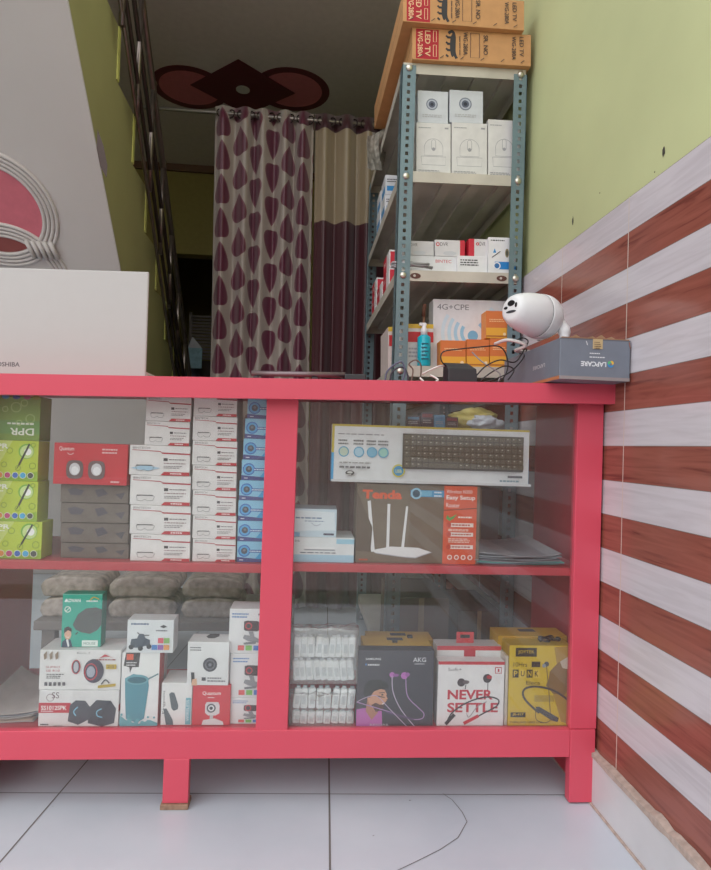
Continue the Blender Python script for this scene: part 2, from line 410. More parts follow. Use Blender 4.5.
g.prism(inner, 'x', SX-.1005, SX-1.9, M_sof); sub(g.ob('flight'), stair)
M_ys = mat((206, 206, 120), .7)
for k in range(-4, 10):
    y = Y1+TR*k; z = Z1-RI*k
    g = MB(); g.box((SX-.05, y-.022, z-RI+.002), (SX+.004, y+.001, z-.001), M_ys); sub(g.ob('riser_trim'), stair)
# soffit: sheet of white plaster reaching the flank edge
def sof(px, py, off=0.):
    r = ray(px, py); t = (3.773-CZ)/(r.z+1.0); p = r*t; p.z += CZ; return p+Vector((0, -.7071, -.7071))*off
g = MB(); a = ytop; b_ = 3.76
vs = [(SX+.0005, a, ysf(a)), (SX+.0005, b_, ysf(b_)), (SX-1.9, b_, ysf(b_)), (SX-1.9, a, ysf(a))]
vs += [(x, y-.006, z-.006) for x, y, z in vs]
g.add(vs, [(0, 1, 2, 3), (4, 5, 6, 7), (0, 1, 5, 4), (1, 2, 6, 5), (2, 3, 7, 6), (3, 0, 4, 7)], M_sof); so = sub(g.ob('soffit'), stair)
# chipped plaster patch
g = MB(); cp = [(98, 128), (97, 152), (93, 155), (101, 166), (107, 177), (108, 165), (104, 145)]
g.add([sof(*p, .0068) for p in cp], [list(range(len(cp)))], mat((118, 106, 104), .95, bump=.5)); sub(g.ob('bare_patch'), stair)
# relief rings
U1 = Vector((1, 0, 0)); U2 = Vector((0, .7071, -.7071)); NS = Vector((0, -.7071, -.7071))
O3 = sof(0, 200)
def s2(p): q = p-O3; return q.dot(U1), q.dot(U2)
def circ3(p, q, r):
    (ax, ay), (bx, by), (cx_, cy_) = p, q, r
    d = 2*(ax*(by-cy_)+bx*(cy_-ay)+cx_*(ay-by))
    ux = ((ax*ax+ay*ay)*(by-cy_)+(bx*bx+by*by)*(cy_-ay)+(cx_*cx_+cy_*cy_)*(ay-by))/d
    uy = ((ax*ax+ay*ay)*(cx_-bx)+(bx*bx+by*by)*(ax-cx_)+(cx_*cx_+cy_*cy_)*(bx-ax))/d
    return ux, uy, sqrt((ax-ux)**2+(ay-uy)**2)
c1 = circ3(s2(sof(0, 168)), s2(sof(43, 222)), s2(sof(28, 247)))
print('pink circle', c1)
def s3(x, y, h): return O3+U1*x+U2*y+NS*h
def sdisc(mb, cx_, cy_, r, h, m, n=64): mb.add([s3(cx_+r*cos(2*pi*k/n), cy_+r*sin(2*pi*k/n), h) for k in range(n)]+[s3(cx_+r*cos(2*pi*k/n), cy_+r*sin(2*pi*k/n), h-.004) for k in range(n)], [list(range(n)), list(range(n, 2*n))]+[(k, (k+1) % n, (k+1) % n+n, k+n) for k in range(n)], m)
M_pink = mat((205, 108, 122), .6)
g = MB(); sdisc(g, c1[0], c1[1], c1[2], .0095, M_pink); 
c2 = (c1[0]-.01, c1[1]+c1[2]*1.62, c1[2]*.98)
sub(g.ob('painted_disc'), stair)
g = MB(); n_ = 40
# lens where the circles overlap
xs = []
lens = []
for k in range(96):
    q = 2*pi*k/96; x = c1[0]+c1[2]*cos(q); y = c1[1]+c1[2]*sin(q)
    if hypot(x-c2[0], y-c2[1]) < c2[2]: lens.append((x, y))
for k in range(96):
    q = 2*pi*k/96; x = c2[0]+c2[2]*cos(q); y = c2[1]+c2[2]*sin(q)
    if hypot(x-c1[0], y-c1[1]) < c1[2]: lens.append((x, y))
mx_ = sum(p[0] for p in lens)/len(lens); my_ = sum(p[1] for p in lens)/len(lens)
lens.sort(key=lambda p: math.atan2(p[1]-my_, p[0]-mx_))
g.add([s3(x, y, .0105) for x, y in lens], [list(range(len(lens)))], mat((140, 70, 66), .6)); sub(g.ob('painted_lens'), stair)
for c in (c1, c2):
    g = MB()
    for j, dr_ in enumerate((.008, .022, .036, .050)):
        g.tube([s3(c[0]+(c[2]+dr_)*cos(2*pi*k/72), c[1]+(c[2]+dr_)*sin(2*pi*k/72), .010) for k in range(73)], .0068, M_sof, 8, False)
    sub(g.ob('plaster_ring'), stair)
g = MB(); kx, ky = s2(sof(42, 248))
for j in range(5):
    g.tube([s3(kx-.04+.02*j, ky-.035, .019), s3(kx-.025+.02*j, ky+.03, .021)], .008, M_sof, 8)
sub(g.ob('plaster_knot'), stair)
# handrail of steel tubes following the flight
M_steel = mat((120, 110, 104), .28, .9, var=.1); M_steel2 = mat((70, 60, 58), .35, .8)
XR = SX+.035
def rl(px0, py0, px1, py1, r, name, m=M_steel2):
    def onx(px, py): q = ray(px, py); q = q*(XR/q.x); q.z += CZ; return q
    a = onx(px0, py0); b = onx(px1, py1); d = b-a
    g = MB(); g.tube([a-d*.35, a, b, b+d*.25], r, m, 10); sub(g.ob(name), stair); return a, b
top = rl(142, 0, 190, 380, .013, 'handrail', M_steel)
r2_ = rl(134, 0, 184, 380, .009, 'rail'); r3_ = rl(126, 0, 179.5, 380, .008, 'rail')
r4_ = rl(120, 0, 174, 372, .007, 'rail', M_steel)
def on(ab, y): a, b = ab; t = (y-a.y)/(b.y-a.y); return a+(b-a)*t
for k in range(0, 8):
    y = Y1+TR*k-.1
    t = on(top, y); z = Z1-RI*k+0.0
    g = MB(); g.tube([(XR, y, t.z), (XR, y, z-.05)], .010, M_steel, 10); bp_ = sub(g.ob('baluster'), stair)
    g = MB(); g.lathe([(.0, .016), (.011, .011), (.016, 0), (.011, -.011), (0, -.016)], mat((200, 200, 200), .15, 1.), 12, Matrix.Translation((0, 0, 0))); kb = g.ob('knob', bp_); kb.location = (XR, y, t.z+.02)

# ================================================================== inside the dark doorway
g = MB(); M_sh = mat((150, 140, 132), .6)
q0 = at(192, 316, 5.3); q1 = at(222, 352, 5.3)
for k in range(14):
    z = q0.z-k*.027; g.box((q0.x, 5.3, z-.008), (q1.x, 5.325, z+.008), M_sh)
g.box((q0.x-.02, 5.29, q1.z-.1), (q0.x, 5.33, q0.z+.03), M_sh); g.box((q1.x, 5.29, q1.z-.1), (q1.x+.02, 5.33, q0.z+.03), M_sh)
g.box((q0.x-.02, 5.31, 0), (q1.x+.02, 5.34, q1.z-.08), mat((90, 80, 74), .7))
tag(g.ob('louvred_cabinet'), 'dark louvred cabinet standing in the dim doorway beyond the stairs', 'cabinet')
# clothes heap on a chair in the doorway
def blob(mb, c, r, m, seed=0, sub_=3, amp=.25):
    bm = bmesh.new(); bmesh.ops.create_icosphere(bm, subdivisions=sub_, radius=1)
    for v in bm.verts:
        k = 1+amp*noise.noise(v.co*1.7+Vector((seed, 0, 0)))+amp*.4*noise.noise(v.co*5+Vector((seed, 5, 0)))
        v.co = Vector((v.co.x*r[0]*k+c[0], v.co.y*r[1]*k+c[1], v.co.z*r[2]*k+c[2]))
    bm.verts.index_update(); mb.add([v.co for v in bm.verts], [[v.index for v in f.verts] for f in bm.faces], m, True); bm.free()
def heap(name, px, py, rx, rz, Y, col, label, seed):
    c = at(px, py, Y); g = MB(); H = c.z+rz
    # a draped garment hanging from a peg stand: tall tapering fall with folds
    n = 40; rows = 16; vs = []; fs = []
    for i in range(rows+1):
        t = i/rows; z = H*(1-t)*1.0; w = rx*(.25+.75*t**.6)
        for k in range(n):
            q = 2*pi*k/n; r = w*(1+.12*sin(7*q+seed)*t+.08*sin(3*q)); vs.append((c.x+r*cos(q), Y+r*.6*sin(q), z))
        if i:
            for k in range(n): fs.append(((i-1)*n+k, (i-1)*n+(k+1) % n, i*n+(k+1) % n, i*n+k))
    fs.append(list(range(n))); g.add(vs, fs, mat(col, .9, var=.12, scale=14), True)
    return tag(g.ob(name), label, 'cloth')
cl_blue = heap('hanging_cloth', 192, 368, .115, .22, 5.1, (86, 92, 108), 'dark blue cloth hanging in the doorway left of the patterned curtain', 1)
heap('hanging_cloth', 216, 374, .075, .19, 5.2, (205, 120, 84), 'orange cloth hanging beside the dark blue cloth', 3)
c = at(196, 352, 5.0); g = MB(); g.box((c.x-.06, 4.985, c.z-.13), (c.x+.05, 4.995, c.z+.03), mat((140, 176, 190), .7, var=.2)); g.prism([(c.x-.06, c.z+.03), (c.x-.03, c.z+.12), (c.x+.05, c.z+.03)], 'y', 4.985, 4.995, mat((190, 190, 196), .6)); tw = g.ob('towel', cl_blue); tw['label'] = 'pale blue towel'

# ================================================================== CURTAINS
def curtain_mat(kind):
    m = bpy.data.materials.new('curtain_'+kind); m.use_nodes = True; n = m.node_tree; b = n.nodes['Principled BSDF']; N = n.nodes.new; L = n.links.new
    uv = N('ShaderNodeUVMap'); s = N('ShaderNodeSeparateXYZ'); L(uv.outputs[0], s.inputs[0])
    def math(op, a, bb=None, c=None):
        k = N('ShaderNodeMath'); k.operation = op
        for i, q in enumerate((a, bb, c)):
            if q is None: continue
            if isinstance(q, (int, float)): k.inputs[i].default_value = q
            else: L(q, k.inputs[i])
        return k.outputs[0]
    U = s.outputs['X']; V = s.outputs['Y']     # metres along the cloth, metres from the top
    def mix(f, a, bb):
        k = N('ShaderNodeMix'); k.data_type = 'RGBA'; L(f, k.inputs['Factor'])
        for nm, q in (('A', a), ('B', bb)):
            if isinstance(q, tuple): k.inputs[nm].default_value = (lin(q[0]), lin(q[1]), lin(q[2]), 1)
            else: L(q, k.inputs[nm])
        return k.outputs['Result']
    if kind == 'drops':
        cw, chh = .118, .160
        a = math('DIVIDE', U, cw); ci = math('FLOOR', a); par = math('MODULO', ci, 2.)
        la = math('ABSOLUTE', math('SUBTRACT', math('FRACT', a), .5))
        bq = math('FRACT', math('ADD', math('DIVIDE', V, chh), math('MULTIPLY', ci, .5)))     # 0 top .. 1 bottom
        flip = math('MODULO', math('FLOOR', math('DIVIDE', ci, 2.)), 2.)
        # t runs from the round end to the point
        up_ = math('SUBTRACT', 1., bq); tt = math('ADD', math('MULTIPLY', up_, math('SUBTRACT', 1., flip)), math('MULTIPLY', bq, flip))
        t2 = math('DIVIDE', math('SUBTRACT', tt, .06), .88)
        tcl = math('MAXIMUM', math('MINIMUM', t2, 1.), 0.)
        wv = math('MULTIPLY', math('MULTIPLY', math('POWER', tcl, .42), math('POWER', math('SUBTRACT', 1., tcl), 1.0)), 1.02)
        outer = math('LESS_THAN', la, math('MULTIPLY', wv, 1.0)); inner = math('LESS_THAN', la, math('SUBTRACT', math('MULTIPLY', wv, .98), .055))
        col = mix(outer, (152, 140, 132), (104, 50, 64)); col = mix(inner, col, (84, 16, 46))
    else:
        top_ = math('LESS_THAN', V, .075); low = math('GREATER_THAN', V, .52)
        col = mix(top_, (144, 128, 102), (58, 14, 26)); col = mix(low, col, (62, 10, 22))
    L(col, b.inputs['Base Color']); b.inputs['Roughness'].default_value = .38; b.inputs['Sheen Weight'].default_value = .3
    w = N('ShaderNodeTexNoise'); w.inputs['Scale'].default_value = 400; bp = N('ShaderNodeBump'); bp.inputs['Strength'].default_value = .05
    L(w.outputs[0], bp.inputs['Height']); L(bp.outputs[0], b.inputs['Normal'])
    return m
YC = 2.95
zrod = at(270, 117, YC).z
def curtain(px0, px1, folds, kind, label, seed, amp=.04):
    x0 = at(px0, 250, YC).x; x1 = at(px1, 250, YC).x; n = folds*14; rows = 30; H = zrod+.035
    me = bpy.data.meshes.new('cloth'); vs = []; fs = []; uvs = []; R = random.Random(seed)
    ph = [R.uniform(.75, 1.25) for _ in range(folds+2)]
    # uneven fold positions
    def fx(t):
        q = t*folds; return q
    L_ = [0.]; pts = []
    for i in range(n+1):
        t = i/n; q = fx(t); a = amp*ph[int(min(q, folds))]
        pts.append((x0+(x1-x0)*(t+.012*sin(2*pi*q*.5+seed)), YC+a*cos(2*pi*q)))
        if i: L_.append(L_[-1]+hypot(pts[i][0]-pts[i-1][0], pts[i][1]-pts[i-1][1]))
    for j in range(rows+1):
        v = j/rows; z = H-(H-.03)*v
        for i, (x, y) in enumerate(pts):
            k = 1+.25*sin(3.1*v*pi+i*.07+seed)*v; zz = z
            if j == 0: zz = z+.008*cos(2*pi*fx(i/n))
            vs.append((x-.006+.034*v+.006*sin(5*v+i*.05)*v, YC+(y-YC)*k, zz)); uvs.append((L_[i], (H-z)))
    for j in range(rows):
        for i in range(n): fs.append((j*(n+1)+i, j*(n+1)+i+1, (j+1)*(n+1)+i+1, (j+1)*(n+1)+i))
    me.from_pydata(vs, [], fs); ul = me.uv_layers.new(name='UVMap')
    for l in me.loops: ul.data[l.index].uv = uvs[l.vertex_index]
    for p in me.polygons: p.use_smooth = True
    me.materials.append(curtain_mat(kind))
    root = tag(empty('curtain', ((x0+x1)/2, YC, 0)), label, 'curtain')
    o = bpy.data.objects.new('cloth', me); COL.objects.link(o); o.parent = root; o.location = (-(x0+x1)/2, -YC, 0)
    md = o.modifiers.new('thick', 'SOLIDIFY'); md.thickness = .0015
    for k in range(folds*2):
        t = (k+.5)/(2*folds); x = x0+(x1-x0)*t
        g = MB(); Rr = .019
        g.tube([(0, Rr*cos(2*pi*i/20), Rr*sin(2*pi*i/20)) for i in range(21)], .0035, M_steel2, 6, False)
        r_ = g.ob('grommet', root, (x-(x0+x1)/2, 0, zrod), (0, 0, radians(60 if k % 2 else -60)))
    return x0, x1
curtain(211, 311, 5, 'drops', 'cream curtain with maroon teardrops hanging left of the maroon curtain', 3, .026)
curtain(311.5, 398, 4, 'band', 'maroon curtain with a cream upper band, hanging beside the shelving rack', 8, .024)
g = MB(); xr0 = at(150, 113, YC).x-.05; g.tube([(xr0, YC, zrod), (.69, YC, zrod)], .009, mat((150, 144, 138), .3, .8), 12)
g.tube([(.62, YC, zrod), (.62, YC, zrod+.03), (.62, YC+.01, 2.9)], .006, M_steel)
tag(g.ob('curtain_rod'), 'steel curtain rod carrying both curtains below the ceiling', 'curtain rod')

# ================================================================== SLOTTED STEEL RACK
RY0, RY1 = 1.92, 2.86; RX0, RX1 = .283, .690; RH = 2.01; TL = .026; XC = .487
rack = tag(empty('shelving_rack', ((RX0+RX1)/2, RY0, 0)), 'blue-grey slotted angle rack with pale metal shelves against the green wall', 'rack')
M_post = mat((110, 130, 137), .45, .3, var=.1, scale=12); M_shelf = mat((196, 190, 178), .5, .1, var=.12, scale=9)
def slotted(w, H, m, z0=0., pitch=.0245, hz=.0115, hw=.010):
    """flat perforated strip in x (0..w), z; returns MB pieces drawn by f"""
    rects = [(0, z0, (w-hw)/2, H), ((w+hw)/2, z0, w, H)]
    z = z0+pitch/2; last = z0
    while z < H-.01:
        rects.append(((w-hw)/2, last, (w+hw)/2, z-hz/2)); last = z+hz/2; z += pitch
    rects.append(((w-hw)/2, last, (w+hw)/2, H)); return rects
def post(x, y, sxn, syn, lean=-.0092):
    g = MB(); w = .044; th = .002
    sh = lambda z: (z-RH)*-lean/RH*-1
    for a0, z0, a1, z1 in slotted(w, RH, M_post):
        for kind in (0, 1):
            if kind == 0: bx = ((x+sxn*a0, x+sxn*a1), (y, y+syn*th))
            else: bx = ((x, x+sxn*th), (y+syn*a0, y+syn*a1))
            xs_ = sorted(bx[0]); ys_ = sorted(bx[1])
            g.box((xs_[0], ys_[0], z0), (xs_[1], ys_[1], z1), M_post)
    return sub(g.ob('post'), rack)
P_fl = post(RX0, RY0, 1, 1); P_fr = post(RX1, RY0, -1, 1); P_bl = post(RX0, RY1, 1, -1); P_br = post(RX1, RY1, -1, -1)
def zat(px, py, Y=RY0): return at(px, py, Y).z
shelf_z = [zat(470, 66), zat(470, 173.5), zat(455, 271), zat(450, 366), .86, .45, .12]
print('shelves', shelf_z)
for zs in shelf_z:
    g = MB(); a, b = RX0+.0025, RX1-.0028
    c0, c1_ = RY0+.003, RY1-.003
    g.box((a, c0, zs-.002), (b, c1_, zs), M_shelf)
    g.box((a, c0, zs-.034), (b, c0+.002, zs-.002), M_shelf); g.box((a, c1_-.002, zs-.034), (b, c1_, zs-.002), M_shelf)
    g.box((a, c0, zs-.034), (a+.002, c1_, zs-.002), M_shelf); g.box((b-.002, c0, zs-.034), (b, c1_, zs-.002), M_shelf)
    for k in range(4):      # stiffening channels under the shelf
        xx = a+(b-a)*(k+.6)/4.3; g.box((xx, c0+.003, zs-.016), (xx+.035, c1_-.003, zs-.0021), M_shelf)
    sh_ = g.ob('shelf'); sh_.data.transform(Matrix.Translation((-XC, 0, -zs))); sh_.location = (XC, 0, zs)
    if zs > 1: sh_.rotation_euler = (0, -TL, 0)
    sub(sh_, rack)
for xx in (RX0+.062, RX1-.066):
    g = MB(); zc_ = shelf_z[2]-.018+TL*(xx-XC)
    g.prism([(xx+.017*cos(2*pi*k/16), zc_+.009*sin(2*pi*k/16)) for k in range(16)], 'y', RY0+.0018, RY0+.0029, mat((96, 66, 58), .9, var=.3, scale=90)); g.prism([(xx-.003+.004*cos(2*pi*k/12), zc_+.004*sin(2*pi*k/12)) for k in range(12)], 'y', RY0+.0008, RY0+.0018, mat((190, 184, 176), .5))
    sub(g.ob('rusty_plate'), rack)
M_bolt = mat((205, 200, 190), .3, .9)
for zs in shelf_z:
    for p_, x in ((P_fl, RX0+.022), (P_fr, RX1-.022)):
        g = MB(); Mx = Matrix.Translation((x, RY0, zs-.018+(TL*(x-XC) if zs > 1 else 0))) @ Matrix.Rotation(pi/2, 4, 'X')
        g.lathe([(0, .006), (.006, .006), (.0105, .003), (.011, 0)], M_bolt, 14, Mx); b0 = g.ob('bolt', p_)
# rust spots at shelf corners (mended plates)
def rbox(name, px, Y, dp, z0=None, col=(235, 235, 235), draw=None, label=None, cat='box', group=None, rot=0., rough=.45, tilt=0.):
    x0, y0, x1, y1 = px; ym = (y0+y1)/2; xm = (x0+x1)/2
    xa = at(x0, ym, Y).x; xb = at(x1, ym, Y).x; zt = at(xm, y0, Y).z; zb = at(xm, y1, Y).z if z0 is None else z0
    tz_ = ((xa+xb)/2-XC)*TL; zt -= tz_; zz_ = zb+tz_
    b = Bx(xb-xa, dp, zt-zb, col, rough)
    if draw: draw(b)
    o = b.ob(name, None, ((xa+xb)/2, Y, zz_), (0, -TL, rot)); tag(o, label, cat, group); return o, (xa, xb, zb, zt)

RED = (200, 40, 60); INK = (60, 58, 60); BLUE = (50, 140, 200)
# two TV cartons on top of the rack
def tv(b):
    b.rect(.03, .04, .22, .97, (176, 40, 52))
    b.text('WG-280A', .045, .10, .042, (225, 190, 150), w=.82, rot=90, bold=.02); b.text('LED TV', .105, .08, .045, (225, 190, 150), w=.80, rot=90, bold=.02)
    b.line([(.175, .08), (.2, .08), (.2, .42), (.175, .42)], .02, (225, 190, 150), closed=True); b.line([(.175, .52), (.2, .52), (.2, .88), (.175, .88)], .02, (225, 190, 150), closed=True)
    # wire trolley emblem, drawn lying on its side
    b.curve([(.30, .12), (.33, .06), (.35, .2), (.35, .7), (.37, .9)], .09, INK); b.ell(.335, .5, .022, .36, INK)
    for v in (.25, .45, .65): b.line([(.29, v), (.34, v)], .07, INK)
    for v in (.2, .4, .6, .8): b.line([(.28, v), (.30, v+.06)], .06, INK)
    b.micro(.392, .2, .40, 3, .18, INK, gap=1.15)
    b.text('WG-280A', .425, .06, .036, INK, w=.72, rot=90, bold=.01)
    b.line([(.485, .08), (.56, .08), (.56, .85), (.485, .85)], .015, INK, closed=True)
    b.text('SR. NO', .595, .12, .036, INK, w=.62, rot=90, bold=.01)
    b.text('WG-280A', .835, .10, .034, INK, w=.74, rot=90, bold=.01); b.text('LED TV', .90, .10, .034, INK, w=.62, rot=90, bold=.01)
    for k in range(6): b.line([(.06+.17*k, .93), (.09+.17*k, .84)], .02, INK)
    b.rect(0, .485, 1, .515, (150, 112, 72), 'L')
KR = (196, 146, 98)
o1, e1 = rbox('tv_carton', (412.5, 31, 531.5, 65), RY0-.015, .70, shelf_z[0]+.001, KR, tv, 'brown television carton lying directly on top of the rack', 'carton', 'television cartons on the rack', .0, .8)
o2, e2 = rbox('tv_carton', (403, -4, 525, 30), RY0-.035, .66, e1[3]+.0005, KR, tv, 'brown television carton stacked uppermost, above the other one', 'carton', 'television cartons on the rack', .015, .8)
g = MB(); g.box((RX0-.012, RY0+.05, shelf_z[0]-.0), (RX0-.004, RY1-.2, shelf_z[0]+.2), mat(KR, .8)); 
# camera boxes on the first shelf
def cube_cam(b):
    b.circ(.47, .42, .19, (120, 126, 140)); b.circ(.47, .42, .155, (176, 182, 196)); b.circ(.47, .42, .11, (84, 90, 110)); b.circ(.47, .42, .055, (40, 44, 60))
    b.micro(.16, .74, .84, 2, .025, (175, 175, 178))
def dome_cam(b):
    G = (158, 158, 162)
    b.ring(.5, .48, .27, .008, G, a0=180, a1=360); b.line([(.23, .48), (.23, .62), (.77, .62), (.77, .48)], .008, G)
    b.line([(.14, .64), (.86, .64), (.84, .80), (.16, .80)], .008, G, closed=True); b.ring(.5, .36, .06, .008, G, a0=180, a1=360); b.line([(.44, .36), (.44, .5)], .008, G); b.line([(.56, .36), (.56, .5)], .008, G); b.circ(.5, .5, .05, G)
    b.micro(.06, .09, .42, 1, .015, G); b.rect(.82, .08, .93, .11, G); b.micro(.06, .9, .7, 2, .014, G)
Y_ = RY0+.03; s1 = shelf_z[1]+.001
gt = 'white security camera boxes on the top rack shelf'
T = []
for i, (px, lb) in enumerate(((( 417, 123, 451.5, 173.5), 'tall white camera box, leftmost of the three on the top rack shelf'), ((452.5, 123, 488, 172.5), 'tall white camera box in the middle of the three on the top rack shelf'), ((489, 120, 521, 171.7), 'tall white camera box beside the right rack post, nearest the wall'))):
    T.append(rbox('camera_box', px, Y_, .09, s1, (214, 212, 210), dome_cam, lb, group=gt)[1])
for px, k, lb in (((418, 91, 448.5, 123), 0, 'small cube box with round lens picture, on top of the left tall box'), ((450, 90.5, 483.5, 122.5), 1, 'small cube box with round lens picture, on top of the middle tall box')):
    rbox('camera_box', px, Y_+.002, .085, T[k][3]+.0008, (202, 206, 212), cube_cam, lb, group='cube camera boxes on the top rack shelf')
# narrow white-blue boxes seen past the left side of the top shelf
def blu(b): b.rect(.1, .55, .9, .8, BLUE); b.micro(.1, .2, .8, 2, .05, INK); b.rect(.1, .5, .9, .85, BLUE, 'L')
n_ = 0
zb = s1
for (h, yy) in ((.075, 2.30), (.075, 2.44)):
    for q in range(2):
        b = Bx(.06, .11, h, (214, 216, 220)); blu(b)
        o = b.ob('adapter_box', None, (RX0+.036, yy, zb+q*(h+.0008)+TL*(RX0+.036-XC)), (0, -TL, 0)); n_ += 1
        tag(o, ['small white and blue box, lower one of the pair behind the left post, top shelf', 'small white and blue box, upper one of the pair behind the left post, top shelf', 'small white and blue box, lower one of the rearmost pair, top shelf', 'small white and blue box, upper one of the rearmost pair, top shelf'][n_-1], 'box', 'small blue and white boxes on the top rack shelf')
# papers clipped to the rack
g = MB(); c = at(381, 146, 2.5)
for k in range(5):
    dx = .006*k; a = .03*k
    vs = []; fs = []
    for i in range(7):
        t = i/6
        for j in range(4):
            s_ = j/3; vs.append((c.x+.012-.05*s_+.012*sin(t*3+k)-dx*.6, 2.5-.012*k+.02*sin(s_*3+t*2), c.z+.075-.15*t-.02*s_-.01*k))
            if i and j: q = i*4+j; fs.append((q-5, q-4, q, q-1))
    g.add(vs, fs, mat((150, 146, 136), .8, var=.35, scale=50))
o = g.ob('paper_bundle'); md = o.modifiers.new('t', 'SOLIDIFY'); md.thickness = .0012
tag(o, 'bundle of curled papers hanging at the left edge of the rack', 'papers')

# second shelf
s2z = shelf_z[2]+.001
def dv(b):
    b.ring(.10, .28, .05, .05, RED); b.text('DVR', .18, .16, .22, (90, 84, 88), w=.26); b.ell(.5, .82, .22, .14, (196, 198, 202))
def dv_r(b): dv(b); b.rect(.84, 0, 1, 1, RED); b.rect(0, 0, 1, 1, RED, 'R')
def dv_l(b): b.rect(0, 0, .28, 1, RED); b.rect(0, 0, 1, 1, RED, 'L'); b.ring(.45, .28, .06, .05, RED); b.text('DVR', .55, .16, .22, (90, 84, 88), w=.3)
def plain_lbl(b): b.text('BINTEC', .6, .18, .16, RED, w=.3)
def plain_lbl2(b): b.micro(.1, .2, .8, 3, .06, INK)
def cctv(b):
    b.micro(.08, .07, .7, 1, .03, INK); b.poly([(.16, .42), (.22, .30), (.28, .42)], BLUE); b.ell(.66, .42, .07, .12, (150, 140, 110)); b.ell(.66, .42, .035, .08, (80, 80, 70))
    b.rect(.22, .66, .98, .86, (40, 130, 200)); b.circ(.3, .77, .13, (230, 230, 235)); b.circ(.3, .77, .09, (50, 110, 170)); b.line([(.12, .55), (.42, .38)], .02, INK)
Yb = RY0+.025
_, ea = rbox('router_box', (404, 256, 457, 270.5), Yb+.03, .14, s2z, (222, 222, 224), plain_lbl, 'long flat white box lying under the two white boxes at left, middle shelf', group='boxes on the middle rack shelf')
_, eb = rbox('router_box', (457.6, 256, 487.5, 270), Yb+.01, .12, s2z, (226, 226, 228), plain_lbl2, 'flat white box with a printed sticker, lying under the red-edged boxes', group='boxes on the middle rack shelf')
rbox('recorder_box', (405, 241, 434, 256), Yb+.03, .13, ea[3]+.001, (205, 203, 204), dv, 'white box with a round red mark, leftmost in the upper row of the middle shelf', group='boxes on the middle rack shelf')
rbox('recorder_box', (435, 240, 465, 256), Yb+.03, .13, ea[3]+.001, (212, 210, 211), dv_r, 'white box with a red right edge, upper row of the middle shelf', group='boxes on the middle rack shelf')
rbox('recorder_box', (469, 239, 488.5, 256), Yb+.02, .12, eb[3]+.001, (212, 210, 211), dv_l, 'white box with a red left edge, upper row of the middle shelf', group='boxes on the middle rack shelf')
rbox('camera_box', (489, 237.5, 517, 269), Yb, .10, s2z, (228, 228, 230), cctv, 'white box with blue band and bullet camera picture, beside the right post', group='boxes on the middle rack shelf')
# screws/cable bundle on the shelf edge
g = MB(); M_tie = mat((170, 172, 176), .35, .3)
for k in range(14):
    a = at(393+random.uniform(-3, 3), 266+random.uniform(-3, 3), Yb-.01); b = at(428+random.uniform(-6, 6), 267+random.uniform(-3, 2), Yb-.01)
    a.y += random.uniform(-.015, .01); b.y += random.uniform(-.012, .01); a.z = max(a.z, s2z+.003); b.z = max(b.z, s2z+.003)
    a.x = max(a.x, RX0-.015)
    g.tube([a, (a+b)/2+Vector((0, 0, .006)), b], .0028, M_tie, 6)
tag(g.ob('cable_bundle'), 'bundle of grey clips and cable lying at the front left of the middle shelf', 'cable')
# red-and-white boxes along the left side of the rack
def rw(b): b.rect(.0, 0, .55, 1, RED, 'L'); b.rect(.05, .1, .95, .9, RED); b.micro(.1, .3, .5, 2, .06, (235, 220, 220), 'L')
k = 0
for yy, zz, h in ((2.12, s2z, .062), (2.30, s2z, .062), (2.48, s2z, .062), (2.12, s2z+.063, .062), (2.48, s2z+.063, .062)):
    b = Bx(.07, .15, h, (222, 218, 218)); rw(b); k += 1
    o = b.ob('charger_box', None, (RX0+.040, yy, zz+TL*(RX0+.040-XC)), (0, -TL, 0)); tag(o, ['red and white box just behind the left front post, lower one, middle shelf', 'red and white box in the middle of the lower row behind the left post', 'red and white box at the rear, lower one, behind the left post', 'red and white box just behind the left front post, upper one, middle shelf', 'red and white box at the rear, upper one, behind the left post'][k-1], 'box', 'red and white boxes along the left side of the rack')
# lower shelf at counter height
s3z = shelf_z[3]+.001
def cpe(b):
    C = (120, 178, 214); b.text('4G+CPE', .05, .07, .08, (120, 122, 128), w=.4)
    b.circ(.50, .52, .066, C)
    for i, r in enumerate((.14, .22, .30, .38)):
        cc = ((150, 196, 224), (168, 206, 230), (190, 218, 234), (205, 224, 236))[i]
        b.ring(.50, .48, r, .05, cc, a0=125, a1=215); b.ring(.50, .48, r, .05, cc, a0=-55, a1=20)
    for k in range(3): b.rect(.55+.06*k, .88, .585+.06*k, .93, (90, 90, 95))
rbox('router_box', (434, 300, 513, 365), RY0+.07, .07, s3z, (222, 224, 228), cpe, 'large white router box with pale blue signal arcs on the lower rack shelf', group=None)
OR = (226, 140, 58)
def org(b):
    b.rect(0, 0, 1, .62, (214, 120, 62)); b.rect(0, .62, 1, 1, (232, 172, 60)); b.micro(.15, .3, .85, 2, .03, (240, 200, 150)); b.circ(.85, .85, .07, (240, 215, 170)); b.rect(0, .9, 1, .95, (180, 110, 50))
go = 'small orange boxes on the lower rack shelf'
_, q1_ = rbox('lamp_box', (441, 340.5, 466, 364), RY0+.012, .055, s3z, OR, org, 'small orange box, leftmost of the three in front of the router box', group=go)
rbox('lamp_box', (467, 339.5, 489.5, 363), RY0+.012, .055, s3z, OR, org, 'small orange box, middle of the three in front of the router box', group=go)
_, q3_ = rbox('lamp_box', (490.2, 338.5, 510, 362.5), RY0+.012, .055, s3z, OR, org, 'small orange box, lower one beside the right rack post', group=go)
rbox('lamp_box', (486.5, 311, 508, 338), RY0+.012, .055, q3_[3]+.0008, OR, org, 'small orange box stacked on top, beside the right rack post', group=go)
